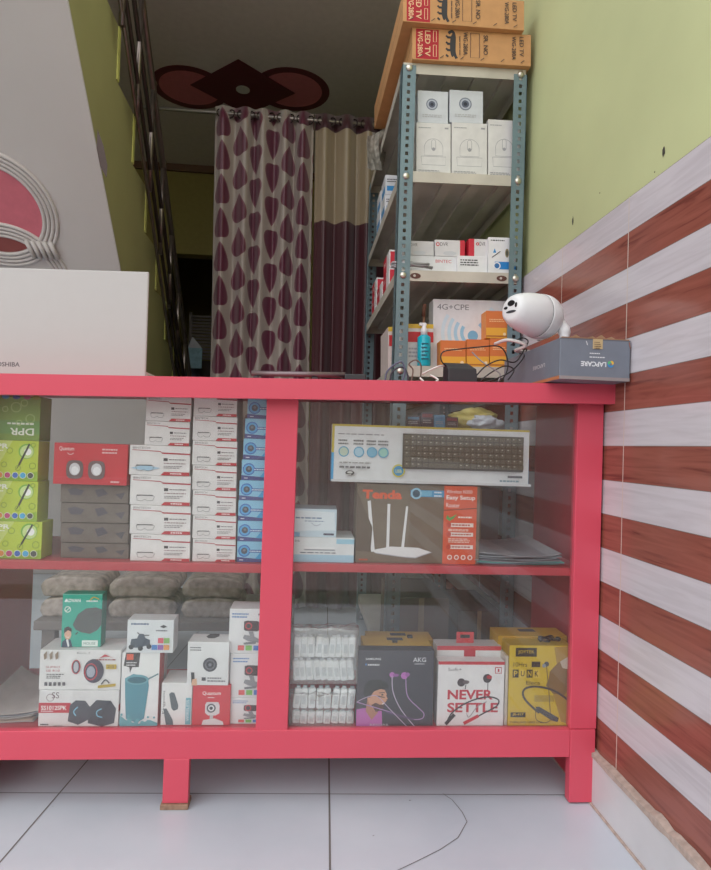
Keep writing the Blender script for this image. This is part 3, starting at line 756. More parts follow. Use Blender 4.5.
def ry(b): b.rect(0, 0, 1, .1, (214, 180, 60)); b.rect(.05, .18, 1, .42, (200, 44, 52)); b.micro(.2, .55, .8, 3, .04, (170, 170, 175)); b.rect(0, 0, 1, .2, (214, 180, 60), 'T')
rbox('cable_box', (403, 324, 434, 365), RY0+.05, .12, s3z, (216, 214, 212), ry, 'white box with red band and yellow top behind the spray bottle')
rbox('cable_box', (389, 327, 408, 352), RY0+.22, .2, s3z, (216, 200, 196), ry, 'red and yellow box behind the left rack post, lower shelf')
# spray bottle with cyan liquid
c = at(427, 364, RY0-.02); sb = tag(empty('spray_bottle', (c.x, RY0+.028, s3z+TL*(c.x-XC)), (0, -TL, 0)), 'spray bottle of cyan cleaning liquid with white pump on the lower rack shelf', 'bottle')
hB = at(427, 333, RY0).z-s3z; R_ = .0215
g = MB(); g.lathe([(0, 0), (R_*.95, 0), (R_, .004), (R_, hB*.93), (R_*.6, hB), (0, hB)], mat((30, 170, 190), .12, var=.04), 28)
for k in range(5): g.box((-.012, -R_-.0006, .02+.012*k), (.010-.004*(k % 2), -R_+.0012, .024+.012*k), mat((20, 90, 110), .4))
g.ob('bottle_body', sb)
g = MB(); g.lathe([(0, 0), (.011, 0), (.011, .018), (.007, .024), (.006, .034), (0, .034)], mat((225, 225, 228), .4), 20); 
pu = g.ob('pump_head', sb, (0, 0, hB)); g = MB(); g.box((-.016, -.005, .030), (.008, .005, .040), mat((225, 225, 228), .4), .002); g.ob('nozzle', pu)
g = MB(); c = at(425, 306, RY0+.03); g.tube([(c.x, RY0+.075, s3z+.001), (c.x+.002, RY0+.045, c.z)], .004, mat((120, 84, 60), .6)); g.tube([(c.x-.001, RY0+.05, c.z-.03), (c.x+.002, RY0+.045, c.z+.01)], .006, mat((96, 60, 44), .7)); g.v = [(a, b, max(z, s3z)) for a, b, z in g.v]
tag(g.ob('paint_brush'), 'thin brown brush handle standing behind the spray bottle', 'brush')
# small pale boxes low at the left side of the rack
for k, (px, lb) in enumerate((((364, 352, 383, 366), 'small pale box, upper one at the left foot of the rack'), ((366, 367, 385, 384), 'small pale box, lower one at the left foot of the rack'))):
    pass

# ================================================================== COUNTER
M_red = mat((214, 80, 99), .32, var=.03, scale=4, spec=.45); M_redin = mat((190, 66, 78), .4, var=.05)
M_brown = mat((196, 92, 78), .5, var=.15, scale=5)
ctr = tag(empty('display_counter', (OX, OY, 0), (0, 0, RZ)), 'red laminate display counter with glass front standing on short legs', 'counter')
CD = .38; XL = -.742; XR_ = .696
def part(name, a, b, m, bev=.0015, label=None, parent=None, rot=(0, 0, 0), pivot=(0, 0, 0)):
    g = MB(); pv = Vector(pivot); g.box(Vector(a)-pv, Vector(b)-pv, m, bev); o = g.ob(name, parent or ctr, pv, rot)
    if label: o['label'] = label
    return o
ap_ = part('apron', (XL-.03, -.045, .911), (.704, -.022, .9372), M_red, 0, None, None, (0, -.0214, 0), (.704, 0, .955))
part('countertop', (XL-.03, -.045, .937), (.704, CD+.03, .955), M_red, 0, None, None, (0, -.0214, 0), (.704, 0, .955)) 
def fz(x): return .8905+.0235*(x-(-.0))      # underside of the top
part('end_panel', (XL, 0.001, .007), (XL+.02, CD, .903), M_brown)
part('stile', (XL, -.002, .16), (XL+.066, .018, .906), M_red)
part('stile', (-.0765, -.002, .166), (-.0065, .018, .919), M_red)
part('stile', (.634, -.003, .1695), (XR_, .020, .933), M_red)
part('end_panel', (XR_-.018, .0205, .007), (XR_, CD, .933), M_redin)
part('bottom_rail', (XL+.001, -.0035, .106), (.6345, .017, .168), M_red)
part('leg', (-.2715, -.0045, .012), (-.2165, .016, .107), M_red)
part('leg', (.6348, -.0045, .004), (.6937, .0195, .1685), M_red)
part('leg', (XL+.0, -.0045, .004), (XL+.066, .0175, .1055), M_red)
part('leg', (XL+.0, CD-.02, .004), (XL+.05, CD, .12), M_brown); part('leg', (.60, CD-.02, .004), (.66, CD, .12), M_brown)
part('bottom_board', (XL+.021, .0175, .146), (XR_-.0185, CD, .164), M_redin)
SHL, SHR = .5265, .5305
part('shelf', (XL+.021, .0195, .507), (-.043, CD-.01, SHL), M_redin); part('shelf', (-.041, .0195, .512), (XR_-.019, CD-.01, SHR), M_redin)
M_glass = glass_mat(.05, .02, tint=(.97, .98, .97))
for a, b in ((XL+.067, -.077), (-.006, .6335)): part('glass_pane', (a, .0085,   .1685), (b, .0125, .904 if a < -.1 else .919), M_glass, 0)
# brick chip under the left leg
g = MB(); g.box((-.031, -.010, 0), (.029, .03, .0115), mat((150, 120, 100), .9, var=.25, scale=80, bump=.4), .002); tag(g.ob('wooden_shim', None, Lw(-.244, 0, 0), (0, 0, RZ)), 'thin worn shim under the left leg of the red counter', 'shim')

# ------------------------------------------------------------------ upper left bay
DI = .034; DL = .024
def up_z(row_z): return row_z
# green boxes
def dpr(b, flip=False):
    GL = (178, 204, 60); GD = (120, 170, 50)
    if flip:
        b.rect(0, 0, 1, 1, (120, 150, 60)); b.rect(0, .55, 1, .85, (104, 150, 74))
        for u, v, r in ((.55, .25, .09), (.7, .15, .06), (.82, .5, .08), (.35, .3, .05), (.62, .6, .05)): b.ring(u, v, r, .02, (160, 185, 110))
        b.text('DPR', .45, .72, .16, (235, 238, 225), w=.45, rot=180, bold=.02); b.micro(.4, .6, .95, 1, .04, (225, 230, 215))
        for u, cc in ((.35, (80, 150, 200)), (.55, (70, 90, 150)), (.75, (180, 90, 120)), (.92, (150, 140, 60))): b.ell(u, .02, .07, .05, cc)
        return
    b.rect(0, 0, 1, 1, (190, 208, 62)); b.poly([(0, 0), (.5, 0), (.25, .6), (0, .8)], (205, 220, 120)); b.poly([(.1, 1), (1, .75), (1, 1)], (150, 186, 50))
    for u, v, r in ((.45, .25, .055), (.35, .6, .05), (.62, .68, .05), (.2, .45, .045), (.9, .62, .06), (.55, .85, .03), (.9, .1, .04)): b.ring(u, v, r, .018, (130, 160, 40))
    b.circ(.77, .26, .15, (120, 180, 60)); b.circ(.78, .27, .13, (205, 226, 150)); b.circ(.80, .27, .07, (250, 250, 250))
    b.line([(.83, .07), (.64, .60)], .05, (52, 60, 42)); b.line([(.64, .60), (.60, .70)], .018, (52, 60, 42))
    b.text('DPR', .06, .08, .12, (245, 248, 235), w=.36, bold=.03); b.micro(.1, .24, .4, 1, .02, (245, 248, 235))
    for i, cc in enumerate(((225, 140, 60), (190, 60, 120), (50, 100, 190), (70, 170, 220), (70, 74, 72))):
        b.circ(.28+.148*i, .86, .066, (225, 232, 200)); b.circ(.28+.148*i, .86, .054, cc)
gg = 'lime green ink boxes stacked at the left of the upper shelf'; z = SHL+.0008
for k, (y0, y1, xr, lb) in enumerate(((521.5, 561, 41.5, 'lime green ink box with a pen picture, bottom of its stack'), (481, 520.5, 37.5, 'lime green ink box with a pen picture, second from the bottom of its stack'), (440.5, 480, 38, 'lime green ink box with a pen picture, just below the upside-down one'))):
    o, e = pbox('ink_box', (-14, y0, xr, y1), DI, .06, z, (186, 206, 60), rot=0, label=lb, group=gg, draw=dpr); z = e[3]+.0006
pbox('ink_box', (-14, 396, 40, 440), DI, .06, z, (120, 150, 60), label='darker green ink box turned upside down on top of its stack', group=gg, draw=lambda b: dpr(b, True))
# dark grey boxes with the red speaker box on top
def dk(b): b.line([(0, .02), (1, .02)], .03, (60, 54, 52)); b.poly([(.1, .3), (.2, .2), (.35, .35), (.3, .6), (.15, .6)], (82, 80, 92)); b.poly([(.5, .3), (.62, .2), (.7, .5), (.55, .7)], (80, 78, 90)); b.poly([(.8, .5), (.95, .4), (.9, .8)], (84, 82, 92))  # bluish-grey patches paint a camouflage-like reflection into the box fronts
z = SHL+.0008; nm = ['bottom', 'second from the bottom', 'third from the bottom', 'topmost']
for k, (y0, y1) in enumerate(((543, 561), (523, 542), (503, 522), (484.5, 502))):
    o, e = pbox('toner_box', (60.5, y0, 128.5, y1), DI+.02, .2, z, (112, 102, 98), label='flat dark grey box under the red speaker box, '+nm[k]+' of the four', group='dark grey boxes under the red speaker box', draw=dk, var=.15); z = e[3]+.0006
def qs(b):
    b.text('Quantum', .07, .09, .11, (245, 225, 225), w=.2, bold=.01); b.curve([(.18, .24), (.22, .28), (.27, .24)], .012, (245, 225, 225))
    b.micro(.65, .12, .92, 2, .035, (240, 200, 205)); b.micro(.78, .9, .93, 1, .04, (240, 200, 205))
    for cu_ in (.29, .585):
        pts = [(cu_+.115*(abs(cos(a))**.6)*(1 if cos(a) > 0 else -1), .64+.225*(abs(sin(a))**.6)*(1 if sin(a) > 0 else -1)) for a in [2*pi*k/32 for k in range(32)]]
        b.poly(pts, (112, 92, 96)); b.ell(cu_, .63, .072, .15, (210, 208, 215)); b.ell(cu_+.005, .66, .05, .10, (236, 236, 242))
pbox('speaker_box', (53.5, 443.5, 127.5, 483.5), DI, .12, z, (205, 52, 66), label='red box picturing two round desktop speakers', draw=qs)
# white boxes with red stripe
def wht(b, blue=False):
    b.rect(0, .93, 1, .955, (225, 222, 224)); b.text('BINTECH', .05, .055, .075, (100, 94, 100), w=.28)
    b.poly([(.04, .155), (.5, .185), (.53, .23), (1, .25), (1, .30), (.54, .28), (.5, .215), (.04, .175)], (176, 44, 62))
    b.rect(.56, .42, .63, .52, (70, 66, 74)); b.micro(.65, .45, .95, 1, .035, (120, 110, 118)); b.micro(.57, .58, .95, 1, .03, (150, 120, 126)); b.micro(.57, .68, .9, 2, .025, (130, 124, 130))
    if blue: b.poly([(.02, .78), (.25, .66), (.52, .76), (.3, .86)], (170, 205, 230))
    b.line([(.11, .7), (.2, .68), (.4, .69), (.41, .73), (.38, .85), (.29, .86), (.25, .8), (.2, .87), (.13, .85)], .014, (110, 110, 116), closed=True); b.rect(.12, .66, .38, .69, (90, 88, 94))
    b.poly([(.52, 1), (.58, .885), (1, .885), (1, 1)], (188, 40, 58)); b.micro(.68, .92, .92, 1, .04, (240, 220, 222))
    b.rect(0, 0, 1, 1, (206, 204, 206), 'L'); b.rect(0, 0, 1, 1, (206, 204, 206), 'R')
gA = 'white boxes with a red stripe, left stack on the upper shelf'; gB = 'white boxes with a red stripe, right stack on the upper shelf'
ordn = ['bottom', 'second from the bottom', 'third from the bottom', 'fourth from the bottom', 'fifth from the bottom', 'sixth from the bottom', 'topmost']
z = SHL+.0008
A = [(130.5, 534.5, 190, 561), (130, 505.5, 190.5, 533.5), (130, 475.5, 190.5, 504.5), (129.5, 445.5, 190, 474.5), (144.8, 421.5, 189.5, 444.5), (146, 397, 191, 420.5)]
for k, px in enumerate(A):
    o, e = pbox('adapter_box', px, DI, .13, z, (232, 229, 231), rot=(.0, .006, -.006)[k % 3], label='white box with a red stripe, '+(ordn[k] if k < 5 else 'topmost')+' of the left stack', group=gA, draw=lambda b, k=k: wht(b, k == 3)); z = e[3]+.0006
z = SHL+.0008
B_ = [(192.5, 539, 235.5, 561), (192.5, 515.5, 236, 538), (192.5, 490.5, 236, 514), (192.3, 465.5, 236.5, 489.5), (192.3, 441, 237, 464.5), (192.8, 416.5, 237, 440), (193.8, 393, 237, 415.8)]
for k, px in enumerate(B_):
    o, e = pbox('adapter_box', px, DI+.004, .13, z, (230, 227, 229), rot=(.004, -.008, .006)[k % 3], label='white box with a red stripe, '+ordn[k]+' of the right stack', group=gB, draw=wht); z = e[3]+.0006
# blue boxes
def bl(b):
    b.rect(0, 0, 1, 1, (64, 165, 222)); b.poly([(0, 0), (.7, 0), (.35, 1), (0, 1)], (140, 200, 232)); b.poly([(0, .76), (1, .93), (1, 1), (0, 1)], (70, 76, 140)); b.rect(.20, .40, .6, .54, (50, 90, 170))
    b.circ(.16, .46, .135, (60, 110, 190)); b.circ(.16, .46, .11, (90, 170, 225)); b.circ(.16, .46, .07, (74, 84, 100)); b.circ(.16, .43, .03, (120, 128, 140)); b.micro(.28, .44, .55, 1, .06, (210, 230, 245)); b.rect(.06, .88, .14, .92, (220, 225, 240))
    b.rect(0, 0, 1, 1, (110, 150, 180), 'L')
z = SHL+.0008
xs8 = [237, 237.6, 238.2, 239.4, 241.6, 243.4, 245, 247.5]; ys8 = [561, 541, 520.5, 500, 480, 459.5, 438.5, 418.5, 399]
for k in range(8):
    o, e = pbox('webcam_box', (xs8[k], ys8[k+1]+.7, xs8[k]+45, ys8[k]), DI+.008, .10, z, (70, 160, 215), label='blue and white box with a round badge, '+(ordn+['x'])[k if k < 6 else (6 if k == 7 else 0)]+' of the blue stack' if k != 6 else 'blue and white box with a round badge, second from the top of the blue stack', group='blue boxes stacked beside the middle stile', draw=bl); z = e[3]+.0006

# ------------------------------------------------------------------ lower left bay
BZ = .1648
def sp1(b):
    b.text('SS', .16, .05, .17, (90, 60, 70), w=.09); b.ring(.14, .2, .045, .015, (120, 90, 100))
    b.rect(0, .34, .40, .62, (196, 46, 62)); b.text('SS1012SPK', .03, .42, .12, (245, 240, 240), w=.32, bold=.02); b.micro(.03, .56, .22, 1, .025, (240, 220, 225))
    b.poly([(.37, .85), (.39, .4), (.46, .27), (.58, .28), (.64, .45), (.63, .8), (.5, .95)], (70, 70, 82)); b.poly([(.62, .9), (.64, .45), (.72, .26), (.9, .28), (.97, .5), (.95, .9), (.8, 1.0)], (62, 62, 74))
    b.curve([(.49, .45), (.44, .58), (.47, .7)], .03, (130, 190, 220)); b.curve([(.79, .5), (.73, .58), (.74, .7), (.8, .74)], .03, (130, 190, 220))
    b.rect(.42, 0, .64, .22, (222, 220, 222)); b.micro(.03, .92, .15, 1, .03, INK); b.text('HOLI', .2, .95, .05, INK, w=.1)
    b.rect(0, .4, .8, .6, (196, 46, 62), 'R')
_, e1_ = pbox('speaker_box', (38.5, 690.5, 118.5, 729.5), DL, .09, BZ, (228, 226, 228), label='white box picturing two dark speakers, bottom left on the lower shelf', draw=sp1)
def sp2(b):
    b.text('SUPRO', .08, .40, .055, (180, 80, 90), w=.17); b.text('SB 810', .08, .49, .055, (180, 80, 90), w=.17); b.micro(.09, .6, .3, 3, .02, INK)
    for k in range(5): b.rect(.07+.055*k, .80, .105+.055*k, .89, (90, 86, 92))
    b.ell(.45, .42, .055, .18, (86, 76, 90)); b.ell(.45, .42, .03, .13, (190, 190, 200)); b.line([(.45+.05*cos(a), .42+.17*sin(a)) for a in [2*pi*k/24 for k in range(25)]], .02, (200, 50, 60))
    b.ell(.67, .52, .125, .30, (70, 62, 80)); b.line([(.635+.075*cos(a), .54+.2*sin(a)) for a in [2*pi*k/24 for k in range(25)]], .025, (196, 50, 62)); b.ell(.635, .54, .052, .14, (170, 174, 190))
    b.poly([(.73, .2), (.8, .1), (.92, .2), (.86, .16), (.8, .16)], (190, 50, 60)); b.micro(.7, .22, .95, 1, .03, (150, 60, 70)); b.rect(.82, .35, .95, .47, (200, 170, 60)); b.text('2.0', .84, .37, .07, INK, w=.08)
    b.poly([(.73, .88), (.95, .83), (.95, .9), (.73, .95)], (190, 160, 50)); b.curve([(.77, .85), (.82, .74), (.87, .82)], .03, INK)
    for k in range(3): b.poly([(.05+.07*k, .1), (.09+.07*k, .02), (.09+.07*k, .2), (.06+.07*k, .24)], (150, 130, 110))
    b.text('Born 2', .46, .04, .05, (150, 150, 150), w=.16)
_, e2_ = pbox('speaker_box', (39.5, 650, 120.5, 689.8), DL+.002, .085, e1_[3]+.0006, (230, 228, 229), rot=.01, label='white box with red-ringed black speakers, under the teal box', draw=sp2)
def teal(b):
    b.rect(0, 0, 1, .015, (120, 190, 175)); b.text('ADVAN', .07, .09, .065, (240, 250, 248), w=.38, bold=.02); b.poly([(.05, .15), (.09, .085), (.13, .15)], (240, 250, 248)); b.curve([(.66, .14), (.78, .06), (.92, .1)], .02, (200, 170, 70)); b.micro(.6, .12, .92, 1, .025, (225, 240, 236))
    b.ring(.14, .29, .07, .015, (225, 240, 236)); b.line([(.1, .32), (.19, .26)], .015, (225, 240, 236))
    b.poly([(.28, .58), (.40, .38), (.60, .27), (.85, .25), (1, .29), (1, .58), (.9, .68), (.72, .75), (.5, .72), (.36, .67)], (84, 88, 88)); b.line([(.36, .52), (.6, .4), (.98, .34)], .008, (60, 62, 62)); b.line([(.42, .72), (.36, .76)], .02, (40, 44, 44))
    # small waist-up figure of a person in a suit
    b.poly([(.03, 1), (.04, .9), (.12, .84), (.24, .86), (.3, 1)], (44, 60, 90)); b.poly([(.13, .86), (.18, .84), (.22, .98), (.18, 1)], (230, 235, 238)); b.ell(.17, .76, .085, .095, (222, 176, 150)); b.poly([(.07, .74), (.08, .64), (.17, .61), (.26, .65), (.26, .71), (.17, .68)], (50, 40, 40)); b.line([(.13, .80), (.17, .82), (.21, .80)], .01, (250, 240, 235))
    b.rect(.53, .87, .93, .985, (232, 244, 240)); b.text('MOUSE', .57, .905, .045, (40, 120, 110), w=.3)
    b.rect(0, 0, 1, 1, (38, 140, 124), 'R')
pbox('mouse_box', (62, 594, 101.5, 645.5), DL+.02, .035, e2_[3]+.0006, (36, 172, 150), rot=.03, label='teal box picturing a black computer mouse, on the speaker boxes', draw=teal)
def cup(b):
    b.poly([(.35, 0), (1, 0), (1, .36), (.4, .3)], (240, 240, 240)); b.poly([(.1, 0), (.48, 0), (.45, .2), (.28, .2), (.22, .28), (.2, .2), (.05, .18)], (70, 66, 68)); b.rect(.12, .02, .3, .1, (226, 92, 60)); b.micro(.12, .13, .42, 2, .015, (220, 220, 220))
    b.poly([(.10, .35), (.32, .29), (.7, .34), (.74, .45), (.64, .90), (.45, .96), (.16, .90), (.12, .6)], (86, 148, 166)); b.ell(.42, .37, .31, .07, (110, 168, 182)); b.ell(.42, .375, .25, .045, (60, 110, 126)); b.line([(.72, .36), (.98, .29)], .02, (120, 150, 160))
    for k in range(14):
        b.circ(random.uniform(.02, .95), random.uniform(.84, .97), random.uniform(.02, .06), (110, 178, 190))
    b.poly([(0, 1), (0, .85), (.2, .93), (.5, .97), (.8, .92), (1, .96), (1, 1)], (110, 176, 188)); b.rect(0, 0, .6, 1, (205, 60, 56), 'R')
_, e3_ = pbox('speaker_box', (121, 652.5, 158.5, 729), DL+.004, .09, BZ, (238, 236, 238), rot=.03, label='white box picturing a blue cylindrical speaker in splashing water', draw=cup)
def car(b):
    b.micro(.08, .1, .5, 1, .05, (90, 110, 140)); b.micro(.62, .3, .9, 1, .04, (100, 100, 110)); b.poly([(.7, .2), (.78, .14), (.86, .2), (.78, .24)], (60, 60, 60))
    b.poly([(.08, .72), (.1, .58), (.22, .56), (.26, .42), (.36, .42), (.4, .55), (.5, .6), (.5, .8), (.4, .78), (.3, .84), (.12, .84)], (62, 76, 92)); 
    for u, v in ((.1, .82), (.3, .86), (.48, .8)): b.circ(u, v, .055, (44, 50, 58))
    b.line([(.26, .42), (.22, .38)], .03, (60, 60, 66)); b.line([(.36, .46), (.48, .46)], .03, (60, 60, 66))
    b.rect(.67, .54, .79, .7, (222, 90, 110)); b.rect(.8, .54, .92, .7, (130, 180, 90)); b.rect(.54, .75, .66, .9, (70, 130, 200)); b.rect(.67, .75, .79, .9, (150, 90, 170)); b.rect(.8, .75, .92, .9, (226, 150, 70))
pbox('toy_box', (127, 620, 173.5, 651.8), DL, .05, e3_[3]+.0006, (226, 230, 234), label='white box with small vehicle picture, on the blue cylinder speaker box', draw=car)
def mice(b):
    b.rect(.05, .1, .12, .75, (236, 236, 238)); b.text('Kingpoint', .04, .18, .10, (70, 70, 76), w=.55, rot=270)
    for cx_, cy_ in ((.40, .42), (.20, .82)):
        b.poly([(cx_-.15, cy_-.16), (cx_-.08, cy_-.2), (cx_+.02, cy_-.19), (cx_+.16, cy_+.1), (cx_+.15, cy_+.2), (cx_+.02, cy_+.24), (cx_-.06, cy_+.18)] if cy_ < .7 else [(cx_-.12, cy_-.2), (cx_-.02, cy_-.22), (cx_+.2, cy_+.06), (cx_+.22, cy_+.17), (cx_-.02, cy_+.17)], (88, 98, 106))
    b.rect(.8, .35, .97, .98, (110, 170, 186)); b.text('WIRELESS', .82, .4, .10, (240, 245, 248), w=.5, rot=270)
_, e4_ = pbox('mouse_box', (161, 683, 191.8, 729), DL+.006, .08, BZ, (232, 231, 232), label='white box picturing two slim grey mice, beside the red webcam box', draw=mice)
def qred(b):
    b.text('Quantum', .26, .16, .10, (248, 235, 235), w=.48, bold=.01); b.micro(.4, .3, .6, 1, .02, (248, 235, 235))
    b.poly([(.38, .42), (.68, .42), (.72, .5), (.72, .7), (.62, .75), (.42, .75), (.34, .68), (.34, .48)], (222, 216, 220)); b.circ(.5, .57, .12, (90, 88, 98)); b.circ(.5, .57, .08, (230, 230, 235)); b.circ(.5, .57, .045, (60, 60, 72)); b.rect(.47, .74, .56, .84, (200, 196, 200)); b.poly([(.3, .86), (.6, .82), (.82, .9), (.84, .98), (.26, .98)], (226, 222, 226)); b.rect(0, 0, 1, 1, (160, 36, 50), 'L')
_, e5_ = pbox('webcam_box', (192.2, 685, 230.2, 729), DL+.004, .08, BZ, (210, 46, 62), label='red box picturing a white webcam, under the white camera box', draw=qred)
def wcam(b):
    b.micro(.06, .12, .34, 2, .025, (90, 90, 96)); b.circ(.55, .52, .17, (70, 72, 80)); b.circ(.55, .52, .125, (110, 112, 122)); b.circ(.55, .52, .09, (56, 58, 66)); b.circ(.55, .52, .04, (120, 124, 136))
    b.poly([(.1, .7), (.18, .7), (.2, .95), (.12, .95)], (60, 60, 64)); b.poly([(.14, .86), (.24, .84), (.26, 1), (.12, 1)], (226, 180, 150)); b.rect(.36, .81, .46, .89, (90, 90, 96)); b.micro(.5, .81, .94, 2, .03, (120, 120, 126))
    b.poly([(.36, .35), (.42, .0), (.66, .0), (.68, .3), (.58, .55), (.44, .55)], (60, 60, 64), 'T')
pbox('camera_box', (187.2, 642, 228.8, 683.8), DL, .06, e5_[3]+.0006, (228, 229, 231), rot=-.02, label='white box with a round black lens, standing on the red webcam box', draw=wcam)
def web3(b):
    b.micro(.07, .1, .5, 2, .03, (80, 130, 190)); b.micro(.74, .1, .95, 1, .04, (90, 90, 96))
    b.poly([(.38, .28), (.46, .26), (.74, .27), (.78, .31), (.78, .47), (.72, .50), (.42, .49), (.38, .46)], (60, 34, 42)); b.circ(.50, .38, .09, (196, 50, 66)); b.circ(.50, .38, .06, (40, 36, 44))
    b.poly([(.5, .5), (.62, .5), (.66, .62), (.8, .68), (.8, .76), (.5, .72), (.36, .66), (.4, .58), (.54, .6)], (140, 142, 148)); b.poly([(.38, .76), (.7, .72), (.7, .78), (.4, .80)], (120, 122, 128))
    for i, cc in enumerate(((220, 90, 90), (120, 190, 80), (70, 120, 200), (190, 110, 190))): b.rect(.24+.2*i, .82, .40+.2*i, .93, cc)
z = BZ
for k, (px, lb) in enumerate((((229.8, 698, 266, 729), 'bottom'), ((230, 653.5, 268, 697.3), 'middle'), ((229, 609, 268, 652.8), 'topmost'))):
    o, e = pbox('webcam_box', px, DL+.012, .07, z, (230, 231, 234), rot=(-.005, .005, -.01)[k], label='white box with a red and black webcam picture, '+lb+' of the three by the stile', group='white webcam boxes by the middle stile', draw=web3); z = e[3]+.0006
# papers lying at the left on the bottom board
def sheets(name, x0, x1, d0, d1, z, n, cols, label, cat='papers', amp=.012, th=.0012, seed=0):
    g = MB(); R = random.Random(seed)
    for k in range(n):
        vs = []; fs = []; nx = 12; ny = 8; sh_ = R.uniform(-.012, .012); sd = R.uniform(-.012, .012); zz = z+th*1.7*k; ph_ = R.uniform(0, 6)
        for j in range(ny+1):
            for i in range(nx+1):
                u = i/nx; v = j/ny; lift = amp*(u-.5)**2*4*(.4+.6*v)*k/max(1, n-1)+.0015*sin(6*u+ph_)+.0015
                vs.append((x0+(x1-x0)*u+sh_, d0+(d1-d0)*v+sd, zz+lift))
                if i and j: q = j*(nx+1)+i; fs.append((q-nx-2, q-nx-1, q, q-1))
        m = len(vs); vs += [(a, b, c+th) for a, b, c in vs]; f2 = [tuple(i+m for i in f) for f in fs]
        rim = [(j*(nx+1), (j+1)*(nx+1)) for j in range(ny)]+[(j*(nx+1)+nx, (j+1)*(nx+1)+nx) for j in range(ny)]+[(i, i+1) for i in range(nx)]+[(ny*(nx+1)+i, ny*(nx+1)+i+1) for i in range(nx)]
        g.add(vs, fs+f2+[(a, b, b+m, a+m) for a, b in rim], mat(cols[k % len(cols)], .55, var=.12, scale=15))
    o = g.ob(name, None, Lw(0, 0, 0), (0, 0, RZ)); tag(o, label, cat); return o
sheets('folded_newspaper', -.70, -.56, .05, .27, BZ+.0005, 9, [(200, 192, 190), (205, 180, 165), (170, 172, 182), (190, 150, 150)], 'folded newspapers lying at the far left of the lower shelf', amp=.03, seed=4)

# ------------------------------------------------------------------ upper right bay
def mask1(b):
    b.poly([(0, 0), (1, 0), (1, 1), (0, 1)], (200, 218, 232)); b.poly([(.08, .05), (.95, .1), (.97, .75), (.05, .8)], (222, 232, 240)); b.micro(.1, .3, .85, 1, .05, (130, 150, 180)); b.micro(.3, .42, .8, 1, .03, (130, 150, 180)); b.curve([(.45, .5), (.55, .6), (.66, .52)], .02, (160, 170, 190)); b.rect(.72, .86, .95, .93, (90, 90, 110)); b.poly([(0, .82), (.2, .85), (.2, 1), (0, 1)], (130, 180, 215))
def mask2(b):
    b.text('D-link', .02, .1, .09, (70, 74, 86), w=.13); b.rect(.72, .05, 1, .25, (160, 205, 226)); b.rect(0, .7, 1, 1, (170, 206, 228)); b.poly([(.22, .38), (.7, .38), (.7, .5), (.22, .5)], (232, 234, 238)); b.rect(.22, .48, .7, .53, (150, 156, 164)); b.micro(.16, .6, .8, 1, .04, (110, 116, 130))
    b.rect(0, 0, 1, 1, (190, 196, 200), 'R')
_, f1 = pbox('modem_box', (290, 537.5, 354, 563.5), DI, .12, SHR+.0008, (224, 228, 232), label='flat white and pale blue box beside the middle stile, under the wrapped box', draw=mask2)
_, f2 = pbox('modem_box', (291, 509, 336.5, 536.8), DI+.003, .10, f1[3]+.0006, (206, 222, 234), rough=.2, rot=-.02, label='pale blue box in glossy film, lying on the flat white box', draw=mask1)
def tenda(b):
    BR = (106, 90, 76); b.text('Tenda', .045, .075, .115, (226, 92, 54), w=.315, bold=.045)
    b.rect(.43, .065, .72, .15, (70, 150, 200)); b.circ(.475, .11, .045, (150, 200, 226)); b.circ(.475, .11, .03, (60, 90, 110)); b.rect(.52, .075, .6, .14, (110, 180, 214)); b.micro(.62, .08, .7, 2, .02, (220, 235, 245))
    WT = (232, 232, 236)
    b.poly([(.085, .22), (.11, .21), (.155, .86), (.125, .86)], WT); b.poly([(.245, .25), (.268, .25), (.268, .82), (.245, .82)], WT); b.poly([(.395, .275), (.412, .275), (.388, .80), (.365, .80)], WT)
    b.poly([(.13, .84), (.28, .79), (.50, .80), (.61, .855), (.48, .93), (.38, .92), (.16, .875)], WT); b.line([(.16, .875), (.38, .92), (.48, .93), (.61, .855)], .012, (180, 180, 190))
    b.micro(.03, .95, .12, 1, .02, (200, 90, 60)); b.poly([(0, .1), (.13, .55), (.12, .86), (0, .85)], (96, 82, 72))
    b.rect(.70, 0, .97, 1, (222, 92, 58)); b.text('Wireless N300', .72, .05, .045, (245, 230, 225), w=.21); b.text('Easy Setup', .72, .12, .07, (250, 240, 236), w=.235, bold=.02); b.text('Router', .72, .22, .055, (245, 230, 225), w=.11)
    b.poly([(.70, .31), (.97, .275), (.97, .285), (.70, .32)], (90, 60, 46)); b.poly([(.73, .37), (.75, .41), (.81, .36), (.78, .42), (.75, .45), (.72, .42)], (90, 170, 90)); b.micro(.82, .39, .95, 1, .02, (250, 235, 230))
    for v in (.475, .595, .755): b.rect(.735, v, .945, v+.05, (244, 226, 220)); b.circ(.745, v+.025, .02, (200, 70, 50)); b.micro(.77, v+.015, .93, 1, .018, (190, 90, 70))
    for v in (.55, .565, .67, .71, .69): b.micro(.74, v, .93, 1, .012, (245, 205, 190))
    for u in (.755, .81, .865, .92): b.circ(u, .91, .02, (244, 226, 220)); b.circ(u, .91, .012, (214, 110, 80))
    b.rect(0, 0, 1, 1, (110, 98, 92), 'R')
_, f3 = pbox('router_box', (356, 485, 480, 566), DI+.006, .07, SHR+.0008, (116, 102, 88), rot=.015, label='brown router box with a white three-antenna router and orange strip', draw=tenda)
